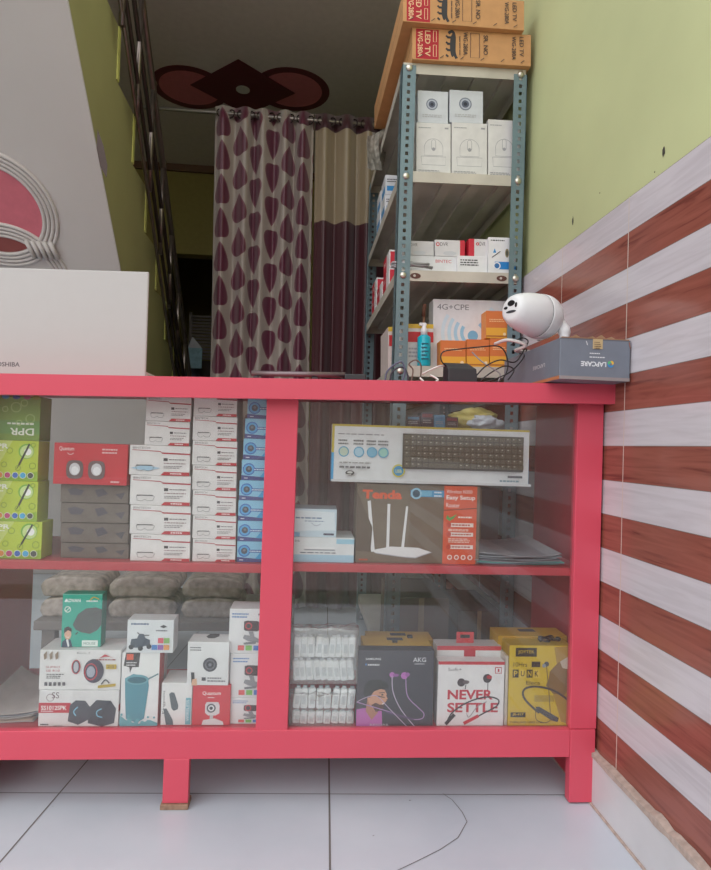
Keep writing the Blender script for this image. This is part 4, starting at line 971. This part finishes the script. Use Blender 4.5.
def kbd(b):
    b.rect(0, 0, 1, .035, (196, 176, 60)); b.rect(0, .035, .012, .5, (196, 176, 60)); b.rect(0, .5, .012, 1, (60, 160, 215)); b.micro(.03, .16, .26, 1, .02, (150, 150, 155))
    for u, cc in ((.06, (190, 206, 190)), (.135, (170, 205, 225)), (.20, (120, 180, 210)), (.257, (150, 200, 190))):
        b.circ(u, .48, .026, (80, 160, 200)); b.circ(u, .48, .021, cc); b.micro(u-.028, .27, u+.03, 2, .026, (110, 112, 116))
    b.micro(.04, .66, .2, 1, .02, (150, 150, 150)); b.micro(.04, .73, .2, 1, .035, (110, 110, 115)); b.ell(.093, .85, .022, .045, (60, 60, 64)); b.ell(.093, .84, .014, .02, (210, 210, 210)); b.rect(.07, .875, .10, .89, (210, 210, 210))
    b.circ(.335, .79, .032, (200, 190, 60)); b.circ(.335, .79, .025, (50, 140, 190)); b.text('USB', .32, .765, .06, (230, 230, 120), w=.03)
    b.rect(.352, .13, .967, .75, (74, 66, 54)); K = (96, 88, 74); Lh = (176, 172, 160)
    for r in range(6):
        n = 20; v = .155+.096*r
        for c in range(n):
            if r == 5 and 3 < c < 9: continue
            u = .360+.0302*c; b.rect(u, v, u+.0262, v+.078, K)
            if (r*7+c*3) % 4: b.rect(u+.007, v+.018, u+.014, v+.032, Lh)
    b.rect(.480, .635, .627, .713, K)
    b.rect(.88, .82, .955, .86, (90, 90, 96)); b.micro(.84, .9, .955, 1, .03, (120, 150, 160)); b.rect(0, .96, 1, 1, (206, 206, 210))
    b.rect(0, 0, 1, 1, (196, 176, 60), 'T'); b.rect(0, 0, 1, .5, (196, 176, 60), 'R'); b.rect(0, .5, 1, 1, (50, 150, 215), 'R'); b.rect(0, .5, 1, 1, (50, 150, 215), 'L')
pbox('keyboard_box', (331.5, 427, 529, 484), DI+.0, .05, f3[3]+.0045, (222, 224, 228), rot=.0, tilt=.0, label='long white keyboard box with yellow and blue edges, on the router box', draw=kbd)
sheets('plastic_folders', .41, .62, .05, .30, SHR+.0006, 10, [(90, 190, 180), (120, 130, 150), (90, 190, 180), (150, 150, 160), (120, 120, 135), (150, 156, 166), (140, 140, 152), (160, 164, 172), (150, 154, 164), (166, 168, 176)], 'stack of thin plastic folders lying right of the brown router box', 'folders', .016, seed=9)

# ------------------------------------------------------------------ lower right bay: packs of white chargers
M_wp = mat((240, 244, 247), .35)
M_bag = glass_mat(.14, .14, 'clear_bag', scale=30, rough=.08)
def charger():
    g = MB(); g.box((-.0081, -.006, 0), (.0081, .006, .045), M_wp, .003); 
    g.box((-.0045, -.003, .0445), (.0045, .003, .0505), mat((190, 194, 200), .3, .7), .0008); g.box((-.0045, -.0066, .010), (.0045, -.0058, .03), mat((204, 210, 216), .5)); return g.ob('cable_adapter')
ch0 = charger(); first = True
rows = [(718, 729, 8, .030, 0), (696, 718, 8, .046, 0), (669, 693, 9, .046, 0), (641, 668, 9, .048, 0)]
zrow = [BZ+.0012, BZ+.034, BZ+.098, BZ+.150]
rl_ = ['bottom row of the lower bag', 'upper row of the lower bag', 'lower row of the upper bag', 'topmost row of the upper bag']
for r, (y0, y1, n, hh, _) in enumerate(rows):
    for k in range(n):
        x0 = F(297, 680, .04)[0]; x1 = F(351, 680, .04)[0]; x = x0+(x1-x0)*(k/(n-1))
        o = ch0 if first else copy_tree(ch0); first = False
        sc = .58 if r == 0 else 1.0
        o.scale = (1, 1, sc); o.location = Lw(x+random.uniform(-.0005, .0005), .038+random.uniform(-.002, .002), zrow[r]+.001)
        o.rotation_euler = (random.uniform(-.06, .06), random.uniform(-.04, .10) if r != 2 else -.12+random.uniform(-.03, .03), RZ+random.uniform(-.3, .3))
        tag(o, 'small white charging adapter, '+('leftmost' if k == 0 else 'rightmost' if k == n-1 else ['second', 'third', 'fourth', 'fifth', 'sixth', 'seventh', 'eighth'][k-1]+' from the left')+' in the '+rl_[r], 'adapter', 'white adapters in the '+rl_[r])
def bag(px, d, dp, z0, label, seed):
    x0 = F(px[0], px[3], d)[0]; x1 = F(px[2], px[3], d)[0]; z1 = F(px[0], px[1], d)[1]
    bm = bmesh.new(); bmesh.ops.create_cube(bm, size=1); bmesh.ops.subdivide_edges(bm, edges=bm.edges[:], cuts=14, use_grid_fill=True)
    for v in bm.verts:
        u = v.co.copy(); n = noise.noise(u*6+Vector((seed, 0, 0)))*.0030+noise.noise(u*16+Vector((seed, 3, 0)))*.0015
        v.co = Vector((x0+(x1-x0)*(u.x+.5), d+dp*(u.y+.5), z0+(z1-z0)*(u.z+.5)))
        v.co.y += n+(-.002 if u.y < 0 else .002); v.co.x += n*.6; 
        if u.z > .2: v.co.z += n*2.0
    g = MB(); bm.verts.index_update(); g.add([v.co for v in bm.verts], [[v.index for v in f.verts] for f in bm.faces], M_bag, True); bm.free()
    tag(g.ob('plastic_bag', None, Lw(0, 0, 0), (0, 0, RZ)), label, 'bag', 'clear bags of white adapters')
bag((289, 694.5, 352.5, 729), .024, .030, BZ+.0008, 'lower clear plastic bag filled with white adapters', 1)
bag((289, 628, 357, 694), .024, .030, BZ+.095, 'upper clear plastic bag filled with white adapters', 5)
# AKG earphones box
def akg(b):
    b.text('SAMSUNG', .10, .10, .028, (225, 225, 230), w=.2, bold=.02); b.rect(.10, .175, .115, .2, (90, 150, 220)); b.micro(.13, .18, .3, 1, .022, (220, 220, 225)); b.text('AKG', .72, .09, .06, (220, 220, 228), w=.17, bold=.01); b.text('HARMAN', .74, .165, .022, (220, 220, 228), w=.13)
    V = (190, 110, 190)
    b.poly([(0, 1), (0, .78), (.10, .76), (.33, .80), (.34, 1)], (186, 104, 180)); b.poly([(.12, .8), (.14, .62), (.24, .66), (.28, .82), (.2, .92)], (176, 124, 102))
    b.poly([(.14, .64), (.14, .52), (.20, .49), (.36, .52), (.39, .58), (.37, .62), (.39, .66), (.36, .70), (.34, .78), (.24, .80), (.17, .72)], (206, 152, 124)); b.poly([(.19, .72), (.25, .69), (.30, .715), (.36, .71), (.34, .79), (.25, .81)], (86, 58, 52)); b.ell(.33, .585, .014, .012, (40, 30, 34)); b.line([(.29, .56), (.36, .555)], .01, (50, 36, 38)); b.poly([(.37, .58), (.405, .64), (.37, .65)], (206, 152, 124))
    b.poly([(.08, .58), (.09, .46), (.16, .39), (.28, .38), (.38, .42), (.41, .5), (.30, .51), (.22, .54), (.17, .62), (.12, .62)], (30, 28, 32)); b.line([(.26, .60), (.36, .62)], .012, (40, 30, 34)); b.curve([(.33, .71), (.36, .69)], .014, (230, 220, 220))
    b.circ(.45, .32, .035, V); b.ell(.50, .325, .04, .02, (150, 90, 160)); b.circ(.61, .33, .045, V); b.ell(.65, .315, .03, .028, (160, 96, 168))
    b.curve([(.45, .34), (.47, .55), (.58, .78), (.76, 1)], .012, (196, 180, 206)); b.curve([(.63, .37), (.66, .6), (.80, .75), (.88, .83), (.85, .90), (.7, .9), (.4, .80), (0, .68)], .013, (176, 140, 190)); b.poly([(.35, .79), (.62, .86), (.76, .9), (.74, .92), (.4, .83)], (90, 70, 110)); b.curve([(0, .68), (.12, .62), (.26, .6), (.42, .76), (.66, 1)], .01, (190, 170, 200))
    b.text('RESORB', .18, .965, .03, (210, 205, 215), w=.24); b.rect(0, 0, 1, 1, (150, 110, 60), 'R'); b.rect(0, 0, .3, 1, (60, 58, 60), 'R')
pbox('earphone_box', (357, 650.5, 433.5, 729), DL, .035, BZ, (62, 60, 70), rough=.3, label='dark earphone box with violet earphones and a bearded person in violet shirt', draw=akg)
def yl(b): b.rect(0, 0, 1, .2, (190, 150, 50)); b.rect(0, 0, 1, 1, (204, 164, 50), 'T'); b.rect(.38, .2, .62, .5, (40, 38, 40), 'T')
zT = None
_, w1 = pbox('earphone_box', (362, 645, 430, 729), DL+.037, .07, BZ, (196, 158, 50), label='yellow-topped earphone box directly behind the dark one', draw=yl)
_, w2 = pbox('earphone_box', (366, 640, 432, 729), DL+.11, .07, BZ, (200, 162, 54), label='yellow-topped earphone box at the back of the row behind the dark one', draw=yl)
for dd, xx in ((.05, 395), (.085, 410)):
    xq = F(xx, 645, DL+dd)[0]; g = MB(); g.box((-.006, 0, 0), (.006, .012, .006), mat((40, 38, 40), .5), .001)
    tag(g.ob('hang_hook', None, Lw(xq, DL+dd, w1[3]+.0008), (0, 0, RZ)), 'small black clip on top of the yellow box, '+('left' if xx < 400 else 'right')+' one', 'clip')
# NEVER SETTLE box
def nv(b):
    b.rect(0, 0, 1, .05, (196, 44, 56)); b.text('Soft+', .15, .10, .05, (110, 106, 112), w=.2); b.line([(.86, .09), (.95, .09), (.95, .18), (.86, .18)], .014, (190, 40, 56), closed=True); b.text('1', .895, .11, .05, (190, 40, 56), w=.025)
    R_1 = (198, 54, 70); b.text('NEVER', .15, .44, .15, R_1, w=.68, bold=.03); b.text('SETTLE', .15, .64, .15, R_1, w=.76, bold=.03)
    b.circ(.35, .325, .06, (74, 60, 64)); b.ell(.42, .32, .05, .03, (110, 96, 100)); b.circ(.74, .26, .065, (60, 50, 54)); b.ell(.77, .24, .04, .03, (180, 50, 60)); b.line([(.75, .30), (.75, .44)], .012, (60, 56, 60)); b.line([(.42, .36), (.41, .43)], .012, (60, 56, 60))
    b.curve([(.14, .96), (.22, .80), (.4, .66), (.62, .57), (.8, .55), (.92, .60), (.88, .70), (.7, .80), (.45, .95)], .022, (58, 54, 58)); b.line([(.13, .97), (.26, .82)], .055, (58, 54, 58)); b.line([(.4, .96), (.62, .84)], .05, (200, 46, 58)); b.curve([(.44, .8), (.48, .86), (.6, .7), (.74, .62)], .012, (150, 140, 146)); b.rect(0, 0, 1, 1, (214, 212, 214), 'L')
pbox('earphone_box', (437.5, 661.5, 504, 729), DL, .035, BZ, (234, 232, 234), label='white earphone box with red NEVER SETTLE lettering', draw=nv)
def nvb(b): b.rect(0, 0, 1, .06, (196, 50, 60)); b.rect(.42, .03, .6, .2, (190, 40, 54)); b.rect(0, 0, 1, 1, (200, 196, 198), 'T')
_, w3 = pbox('earphone_box', (436, 646, 500, 729), DL+.04, .05, BZ, (226, 224, 226), label='white earphone box directly behind the red-lettered one', draw=nvb)
g = MB(); xh = F(464, 640, DL+.07)[0]; hz_ = w3[3]
g.box((-.021, 0, 0), (.021, .0016, .0115), mat((200, 50, 56), .5)); g.box((-.021, 0, .0115), (-.012, .0016, .020), mat((200, 50, 56), .5)); g.box((.012, 0, .0115), (.021, .0016, .020), mat((200, 50, 56), .5)); g.box((-.021, 0, .020), (.021, .0016, .026), mat((200, 50, 56), .5)); g.box((-.0115, .0008, .0116), (.0115, .0014, .0198), mat((40, 36, 38), .6))
tag(g.ob('hang_tab', None, Lw(xh, DL+.06, hz_+.0008), (0, 0, RZ)), 'red cardboard hanging tab above the white earphone boxes', 'hanging tab')
# PUNK neckband box
def punk(b):
    Y1_ = (214, 182, 52); BK = (52, 48, 40)
    b.poly([(.72, .02), (1, .0), (1, .98), (.86, .95), (.78, .75), (.7, .55), (.62, .5), (.66, .35), (.78, .28)], (170, 140, 70)); b.poly([(.66, .32), (.78, .22), (.9, .16), (.98, .24), (1, .5), (.9, .62), (.72, .6), (.60, .5), (.64, .42)], (134, 106, 66)); b.poly([(.82, .2), (.94, .14), (1, .2), (1, .3), (.86, .28)], (196, 186, 170)); b.rect(.42, .62, .74, .7, (176, 150, 60))
    b.rect(.10, .03, .44, .14, BK); b.text('JOYTEK', .14, .06, .05, Y1_, w=.26); b.text('10Hrs', .07, .21, .055, BK, w=.22); b.rect(.36, .2, .5, .27, BK)
    for i, ch_ in enumerate('PUNK'): b.rect(.06+.112*i, .30, .155+.112*i, .40, BK if i % 2 == 0 else (226, 196, 80)); b.text(ch_, .078+.112*i, .315, .07, Y1_ if i % 2 == 0 else BK, w=.06, bold=.02)
    b.text('Eleca', .28, .44, .045, BK, w=.22)
    b.circ(.60, .23, .04, (70, 74, 80)); b.ell(.56, .25, .03, .025, (150, 160, 170)); b.curve([(.60, .26), (.63, .45), (.66, .66), (.68, .84)], .010, (110, 100, 70))
    b.curve([(.5, .84), (.30, .7), (.23, .6), (.28, .53), (.45, .51), (.7, .55), (.9, .64), (.98, .7)], .026, (74, 70, 70)); b.poly([(.44, .76), (.5, .76), (.82, .9), (.80, .95), (.7, .93), (.46, .81)], (64, 62, 66)); b.curve([(.44, .8), (.46, .92), (.6, .96), (.7, .92)], .008, (90, 80, 50))
    b.rect(.04, .83, .28, .89, BK); b.text('JB-417', .07, .84, .035, Y1_, w=.18, bold=.02); b.text('THRILLING VIBES UNL..', .03, .94, .022, BK, w=.55); b.rect(0, 0, 1, 1, (190, 160, 50), 'T'); b.rect(0, 0, 1, 1, (180, 150, 50), 'L')
_, w4 = pbox('earphone_box', (508.5, 645.5, 570.5, 728), DL, .055, BZ, (212, 182, 54), rough=.3, label='yellow neckband earphone box with PUNK lettering in the right corner', draw=punk)
_, w5 = pbox('earphone_box', (497, 636, 566, 728), DL+.055, .07, BZ, (196, 156, 60), label='yellow-brown earphone box directly behind the PUNK box', draw=yl)
# thin boxes standing edge-on between the others
pbox('earphone_box', (504.8, 656, 507.8, 728.5), DL+.002, .05, BZ, (200, 190, 180), label='thin pale box standing edge-on between the white and yellow boxes', draw=None)
# small tangled earphones on top
g = MB(); M_bk = mat((46, 44, 44), .5)
c = F(548, 640, DL+.03); cz = w4[3]+.003
pts = [(c[0]+.024*cos(t*1.9)*(.6+.4*sin(t)), .03+DL+.012*sin(t*2.7), cz+.004+.004*sin(t*3.3)) for t in [i*.35 for i in range(34)]]
g.tube(smooth_path(pts, 3), .0016, M_bk, 6)
for dx in (-.02, .022): blob(g, (c[0]+dx, DL+.025, cz+.005), (.007, .006, .006), M_bk, 2, 2, .1)
tag(g.ob('earphones', None, Lw(0, 0, 0), (0, 0, RZ)), 'tangled black earphones lying on the PUNK box', 'earphones')

# ================================================================== THINGS ON THE COUNTERTOP
TS = math.tan(.0214)
def topz(x): return .955+(x-.704)*TS
print('topz', topz(-.65), topz(0), topz(.7))
def local_at(px, py, d): return F(px, py, d)
# laptop, lid toward the street
D0 = .045
x1, zt = F(149.5, 274, D0); x0 = x1-.385; zb = topz(x1)
lap = tag(empty('laptop', Lw((x0+x1)/2, D0, topz((x0+x1)/2)+.0008), (0, -.0214, RZ)), 'silver laptop open with the back of its lid facing the street', 'laptop')
M_sil = mat((236, 232, 230), .32, .1, var=.01); M_bk2 = mat((48, 48, 52), .4)
LH = F(100, 271, D0+.03)[1]-topz(x1)-.002
b = Bx(.385, .007, LH, (182, 178, 177), .38, .003, var=.01)
b.text('TOSHIBA', .13, .868, .042, (90, 86, 90), w=.155, bold=.02)
b.box((-.190, .0068, .006), (.190, .0076, LH-.006), M_bk2)
b.ob('lid', lap, (0, 0, .002), (-.06, 0, 0))
g = MB(); g.box((-.1925, .012, 0), (.1925, .26, .020), M_sil, .004); base = g.ob('base', lap)
g = MB()
for r in range(5):
    for k in range(15): g.box((-.165+.022*k, .05+.021*r, .0203), (-.147+.022*k, .067+.021*r, .0225), M_bk2)
g.ob('keyboard', base)
g = MB(); g.tube([(-.12, .014, .014), (.12, .014, .014)], .006, M_bk2); g.ob('hinge', lap)
# steel rod
xa, _ = F(252, 378, 0); xb, _ = F(345, 378, 0)
g = MB(); h0 = topz(xa)+.012; h1 = topz(xb)+.012
rod = tag(empty('metal_rod', Lw((xa+xb)/2, -.012, topz((xa+xb)/2)), (0, -.0214, RZ)), 'grey metal tube lying along the front of the countertop, before the curtains', 'tube')
LL = (xb-xa)/2
g.tube([(-LL, 0, .0135), (LL, 0, .0135)], .0062, mat((128, 112, 116), .35, .6), 12); g.ob('tube', rod)
for s_ in (-.9, .35):
    g = MB(); g.box((LL*s_-.006, -.008, .0006), (LL*s_+.006, .008, .0072), M_bk2, .001); g.ob('foot', rod)
g = MB(); g.box((LL-.002, -.02, .001), (LL+.045, .02, .014), M_bk2, .002); g.ob('end_block', rod)

# grey box with upside-down print, hanging a little over the edge
def onY(px, py, Y): return at(px, py, Y)
YF = 1.264
a = onY(560.5, 364, YF); b2 = onY(640.5, 364, YF); wd = min(b2.x, WX-.002)-a.x
hb = onY(600, 343.5, YF).z-onY(600, 384.5, YF).z
bl_ = onY(561, 385, YF)
lb_ = Bx(wd, .36, hb, (118, 124, 136), .4, .0015)
def lap_draw(b):
    b.rect(0, .92, 1, 1, (150, 140, 140)); b.rect(0, .0, 1, .03, (96, 100, 110))
    W2 = (226, 228, 232); b.text('LAPCARE', .30, .55, .12, W2, w=.36, rot=180, bold=.03); b.micro(.42, .43, .66, 1, .025, W2); b.micro(.42, .34, .58, 1, .025, W2)
    b.circ(.72, .60, .045, (60, 140, 200)); b.circ(.735, .57, .03, (226, 180, 70)); b.circ(.705, .57, .025, (90, 190, 120)); b.circ(.72, .60, .02, (118, 124, 136))
    b.poly([(.46, -.0), (.60, .0), (.60, .24), (.46, .24)], (196, 172, 130)); b.micro(.48, .07, .58, 4, .022, (120, 96, 70)); b.line([(.36, .06), (.38, .16)], .02, (220, 220, 224)); b.line([(.97, .04), (.99, .2)], .02, (150, 90, 70))
    b.text('LAPCARE', .58, .5, .10, (190, 194, 200), f='L', w=.2, rot=180, bold=.02); b.rect(0, .92, 1, 1, (190, 120, 80), 'L')
lap_draw(lb_)
LB = lb_.ob('accessory_box', None, ((a.x+a.x+wd)/2, YF, bl_.z), (0, 0, 0))
tag(LB, 'grey box with upside-down white lettering at the right end of the countertop', 'box')
print('lapbox', a.x, wd, hb, bl_.z, 'top', topz(.6))
ztop = topz((a.x+wd/2))
LB.location.z = ztop+.001
LB.location.x = WX-.004-wd/2
# ragged cardboard flap along its top
g = MB(); g.box((-wd/2+.004, .001, hb), (wd/2-.002, .004, hb+.0025), mat((150, 112, 84), .9, var=.2)); 
for k, (u, hh) in enumerate(((-.28, .006), (.08, .008), (.22, .005), (-.05, .004))): g.add([(u*wd-.012, .002, hb+.002), (u*wd+.012, .002, hb+.002), (u*wd+.002, .002, hb+hh+.002), (u*wd-.012, .006, hb+.002), (u*wd+.012, .006, hb+.002), (u*wd+.002, .006, hb+hh+.002)], [(0, 1, 2), (3, 4, 5), (0, 1, 4, 3), (1, 2, 5, 4), (2, 0, 3, 5)], mat((160, 124, 96), .9))
fl_ = g.ob('torn_flap', LB); fl_['label'] = 'torn brown cardboard edge'
zbx = ztop+.001+hb

# PTZ security camera resting on the box
cc = at(540.5, 317.5, 1.42)
ptz = tag(empty('security_camera', (cc.x, 1.42, zbx+.0012)), 'white pan and tilt security camera lying on the grey box', 'camera')
M_cw = mat((226, 226, 228), .28, var=.02); M_lens = mat((22, 22, 26), .08, var=0.)
hc = cc.z-zbx; Rb = .053
# axis of the head points left and toward the street, slightly up
ax = Vector((-.90, -.46, .06)).normalized(); rotq = ax.to_track_quat('Z', 'Y').to_matrix().to_4x4()
Mh = Matrix.Translation((0, 0, hc)) @ rotq
g = MB(); prof_ = [(0, -Rb)]+[(Rb*sin(t), -Rb*cos(t)) for t in [pi*i/20 for i in range(1, 12)]]+[(Rb*.985, .012), (Rb*.97, .0125), (Rb*.96, .016)]
g.lathe(prof_, M_cw, 40, Mh); shell = g.ob('rear_shell', ptz)
g = MB(); g.lathe([(Rb*.93, .008), (Rb*.955, .018), (Rb*.92, .036), (Rb*.86, .055), (Rb*.78, .072), (Rb*.70, .084), (Rb*.61, .093), (Rb*.52, .098), (Rb*.44, .0995), (0, .100)], M_cw, 40, Mh); head = g.ob('head', ptz)
# dark seam
g = MB(); g.lathe([(Rb*.958, .010), (Rb*.97, .0135), (Rb*.958, .016)], mat((120, 120, 124), .5), 40, Mh); g.ob('seam', ptz)
def onhead(u, v, r, dz, m, name, su=1., sv=1.):
    g = MB(); n = 20; T_ = Mh @ Matrix.Translation((u, v, .0985)); 
    vs = [T_ @ Vector((r*su*cos(2*pi*k/n), r*sv*sin(2*pi*k/n), z)) for z in (0, dz) for k in range(n)]
    g.add(vs, [list(range(n)), list(range(n, 2*n))]+[(k, (k+1) % n, (k+1) % n+n, k+n) for k in range(n)], m); return g.ob(name, head)
onhead(.001, .012, .0085, .0026, M_lens, 'lens', 1.25, .8)
onhead(-.015, .003, .0045, .0022, M_lens, 'lamp', 1.2, .8); onhead(.016, .006, .0045, .0022, M_lens, 'lamp', .7, 1.3)
onhead(.002, -.008, .010, .002, mat((60, 60, 66), .3), 'grille', 1.5, .32)
# fork arm and foot
g = MB(); pts = smooth_path([(.044, -.018, 0.), (.052, -.018, hc*.35), (.050, -.012, hc*.7), (.040, .0, hc*1.0)], 5); g.tube(pts, .014, M_cw, 12, radii=[.013+.002*sin(i) for i in range(len(pts))])
g.v = [(x, y, max(z, .0002)) for x, y, z in g.v]
g.ob('fork_arm', ptz)
g = MB(); M2 = Matrix.Translation((.044, -.016, 0)); g.lathe([(0, 0), (.021, 0), (.022, .004), (.018, .010), (0, .011)], M_cw, 24, M2); g.ob('foot', ptz)
g = MB(); g.lathe([(0, 0), (.0045, 0), (.0045, .001), (0, .001)], mat((170, 170, 174), .4), 12, Mh @ Matrix.Translation((-.01, -Rb*.99, -.01)) @ Matrix.Rotation(pi/2, 4, 'X')); g.ob('reset_cover', ptz)
# its white cable
wc = smooth_path([(cc.x+.02, 1.52, zbx+.010), (cc.x-.03, 1.50, zbx+.007), at(526, 345, 1.46), at(508, 340, 1.50), at(495, 344, 1.55)], 6)
g = MB(); g.tube(wc, .0042, mat((222, 220, 218), .4), 8); tag(g.ob('camera_cable'), 'thick white cable running left from the security camera', 'cable')
# black power adapter
xa, _ = F(447.5, 372, .10); xb, _ = F(478, 372, .10); hA = F(460, 361, .10)[1]-topz((xa+xb)/2)
g = MB(); wA = xb-xa
g.add([(-wA/2, 0, 0), (wA/2, 0, 0), (wA/2, .05, 0), (-wA/2, .05, 0), (-wA/2+.001, .004, hA*.7), (wA/2-.003, .004, hA*.7), (wA/2-.010, .05, hA), (-wA/2+.002, .05, hA)], [(0, 1, 2, 3), (4, 5, 6, 7), (0, 1, 5, 4), (1, 2, 6, 5), (2, 3, 7, 6), (3, 0, 4, 7)], mat((52, 52, 56), .45))
ad = tag(empty('power_adapter', Lw((xa+xb)/2, .09, topz((xa+xb)/2)+.0006), (0, -.0214, RZ+.08)), 'black power adapter standing on the countertop among the cables', 'adapter')
o = g.ob('housing', ad); md = o.modifiers.new('b', 'BEVEL'); md.width = .002; md.segments = 2
# cables
def cable(pxs, r, m, label, d0=.10, name='cable'):
    pts = []
    for p in pxs:
        d = p[2] if len(p) > 2 else d0; x, z = F(p[0], p[1], d); z = max(z, topz(x)+r+.0005); pts.append(Lw(x, d, z))
    g = MB(); g.tube(smooth_path(pts, 6), r, m, 8); return tag(g.ob(name), label, 'cable')
M_kb = mat((34, 34, 36), .4); M_kw = mat((220, 218, 214), .45); M_kg = mat((90, 96, 120), .5)
cable([(452, 370, .13), (442, 362), (443, 352), (460, 349), (480, 347), (497, 346), (505, 352), (508, 366), (503, 378), (492, 383)], .0017, M_kb, 'thin black cable looping from the adapter over to the grey box')
cable([(476, 376), (486, 366), (500, 360), (515, 362), (524, 350), (528, 341, .13), (521, 338, .13), (511, 345)], .0017, M_kb, 'thin black cable looping up beside the grey box')
cable([(480, 381), (492, 372), (505, 366), (514, 370), (508, 380)], .0017, M_kb, 'thin black cable lying right of the adapter')
cable([(483, 382.5, .08), (495, 379, .08), (510, 372, .08), (522, 360, .09), (527, 349, .10)], .0016, M_kb, 'thin black cable rising in front of the grey box')
cable([(472, 352, .12), (480, 360, .11), (490, 367), (500, 374), (498, 382)], .0018, mat((150, 148, 150), .4), 'grey cable crossing behind the adapter')
cable([(422, 374, .1), (430, 370), (440, 366), (450, 366, .15)], .0022, M_kw, 'white cable left of the adapter')
cable([(420, 378, .08), (428, 384, .07), (438, 380, .08), (430, 375, .09)], .0024, M_kw, 'short white cable with plug, front of the white cables')
cable([(385, 382), (387, 372), (394, 365), (402, 362), (405, 372), (402, 382)], .0022, M_kg, 'dark blue cable coil left of the rack post')
cable([(390, 383), (391, 374), (397, 368), (404, 368), (408, 376), (407, 383)], .0020, mat((60, 60, 74), .5), 'dark cable coil inside the blue one, by the rack post')
cable([(411, 382), (413, 370), (409, 364), (416, 360), (421, 366), (420, 381)], .0018, mat((110, 90, 80), .5), 'brown cable loop right of the rack post')

# ================================================================== BEHIND THE COUNTER, seen through the glass
# rack shelf just below the countertop
zz = shelf_z[4]+.001
gs = 'small dark boxes on the rack shelf behind the glass'
xx = RX0+.05; k = 0
for (w, h, cc) in ((.045, .040, (70, 62, 66)), (.04, .052, (60, 56, 64)), (.036, .045, (84, 130, 160)), (.04, .040, (66, 60, 60))):
    b = Bx(w, .06, h, cc); b.rect(.1, .1, .9, .3, (120, 50, 56) if k % 2 else (80, 120, 150)); b.micro(.15, .45, .85, 2, .06, (150, 150, 150)); o = b.ob('component_box', None, (xx+w/2, RY0+.02, zz)); k += 1
    tag(o, ['small dark box, leftmost on the rack shelf behind the glass', 'taller dark box, second from left on the rack shelf behind the glass', 'small blue box on the rack shelf behind the glass', 'small dark box right of the small blue one behind the glass'][k-1], 'box', gs); xx += w+.002
g = MB(); blob(g, (RX1-.12, RY0+.10, zz+.040), (.085, .06, .036), mat((200, 186, 110), .6, var=.15, scale=20), 3, 4, .3); g.v = [(a, b, max(z, zz)) for a, b, z in g.v]
tag(g.ob('cloth_bundle'), 'yellow cloth bundle on the rack shelf seen over the keyboard box', 'cloth')
g = MB(); blob(g, (RX1-.10, RY0+.025, zz+.026), (.05, .018, .022), mat((190, 196, 206), .15, var=.1), 8, 4, .5); g.v = [(a, max(b, RY0+.004), max(z, zz)) for a, b, z in g.v]
tag(g.ob('plastic_packet'), 'crumpled clear packet in front of the yellow cloth bundle', 'packet')
# low cartons on the rack's bottom shelves
gs = 'cartons on the lowest rack shelves'
for (x, w, h, sidx, cc, lb) in ((RX0+.13, .17, .16, 5, (120, 104, 92), 'brown carton low on the rack behind the router box'), (RX0+.30, .13, .22, 5, (96, 88, 90), 'grey carton low on the rack nearest the wall'), (RX0+.12, .18, .2, 6, (110, 92, 80), 'brown carton on the lowest rack shelf, left'), (RX0+.31, .14, .16, 6, (88, 84, 80), 'dark carton on the lowest rack shelf, right')):
    b = Bx(w, .3, h, cc, .8); b.rect(.45, 0, .55, 1, (150, 130, 104)); o = b.ob('carton', None, (x, RY0+.04, shelf_z[sidx]+.001)); tag(o, lb, 'carton', gs)
# low bench behind the left bay with wrapped packets
bench = tag(empty('low_bench', (-.42, 2.1, 0)), 'grey low bench behind the left half of the counter', 'bench')
M_bn = mat((120, 112, 108), .7)
g = MB(); g.box((-.42, 0, .17), (.42, .4, .20), M_bn, .003); g.ob('bench_top', bench)
for sx_ in (-.40, .36):
    for sy in (.02, .34):
        g = MB(); g.box((sx_, sy, 0), (sx_+.04, sy+.04, .17), M_bn); g.ob('leg', bench)
k = 0
for i, (x, w) in enumerate(((-.74, .20), (-.51, .22), (-.28, .2))):
    for j in range(2):
        g = MB(); bm = bmesh.new(); bmesh.ops.create_cube(bm, size=1); bmesh.ops.subdivide_edges(bm, edges=bm.edges[:], cuts=7, use_grid_fill=True)
        for v in bm.verts:
            u = v.co*2; n = .004*noise.noise(v.co*7+Vector((i, j, 0))); rr_ = 1-.12*(u.x*u.x*u.z*u.z)
            v.co = Vector((x+w*v.co.x*rr_+n, 2.14+.11+.2*v.co.y, .2015+j*.068+(.065*(v.co.z+.5))*(1-.18*u.x*u.x)+n*.2))
        bm.verts.index_update(); g.add([v.co for v in bm.verts], [[v.index for v in f.verts] for f in bm.faces], mat((168, 156, 146), .22, var=.35, scale=40, bump=.8), True); bm.free()
        g.v = [(a, b, max(z, .2015)) for a, b, z in g.v]
        tag(g.ob('wrapped_packet'), 'glossy wrapped packet on the bench behind the glass, '+['left', 'middle', 'right'][i]+' pile, '+['lower', 'upper'][j]+' one', 'packet', 'wrapped packets on the low bench')
print('done')
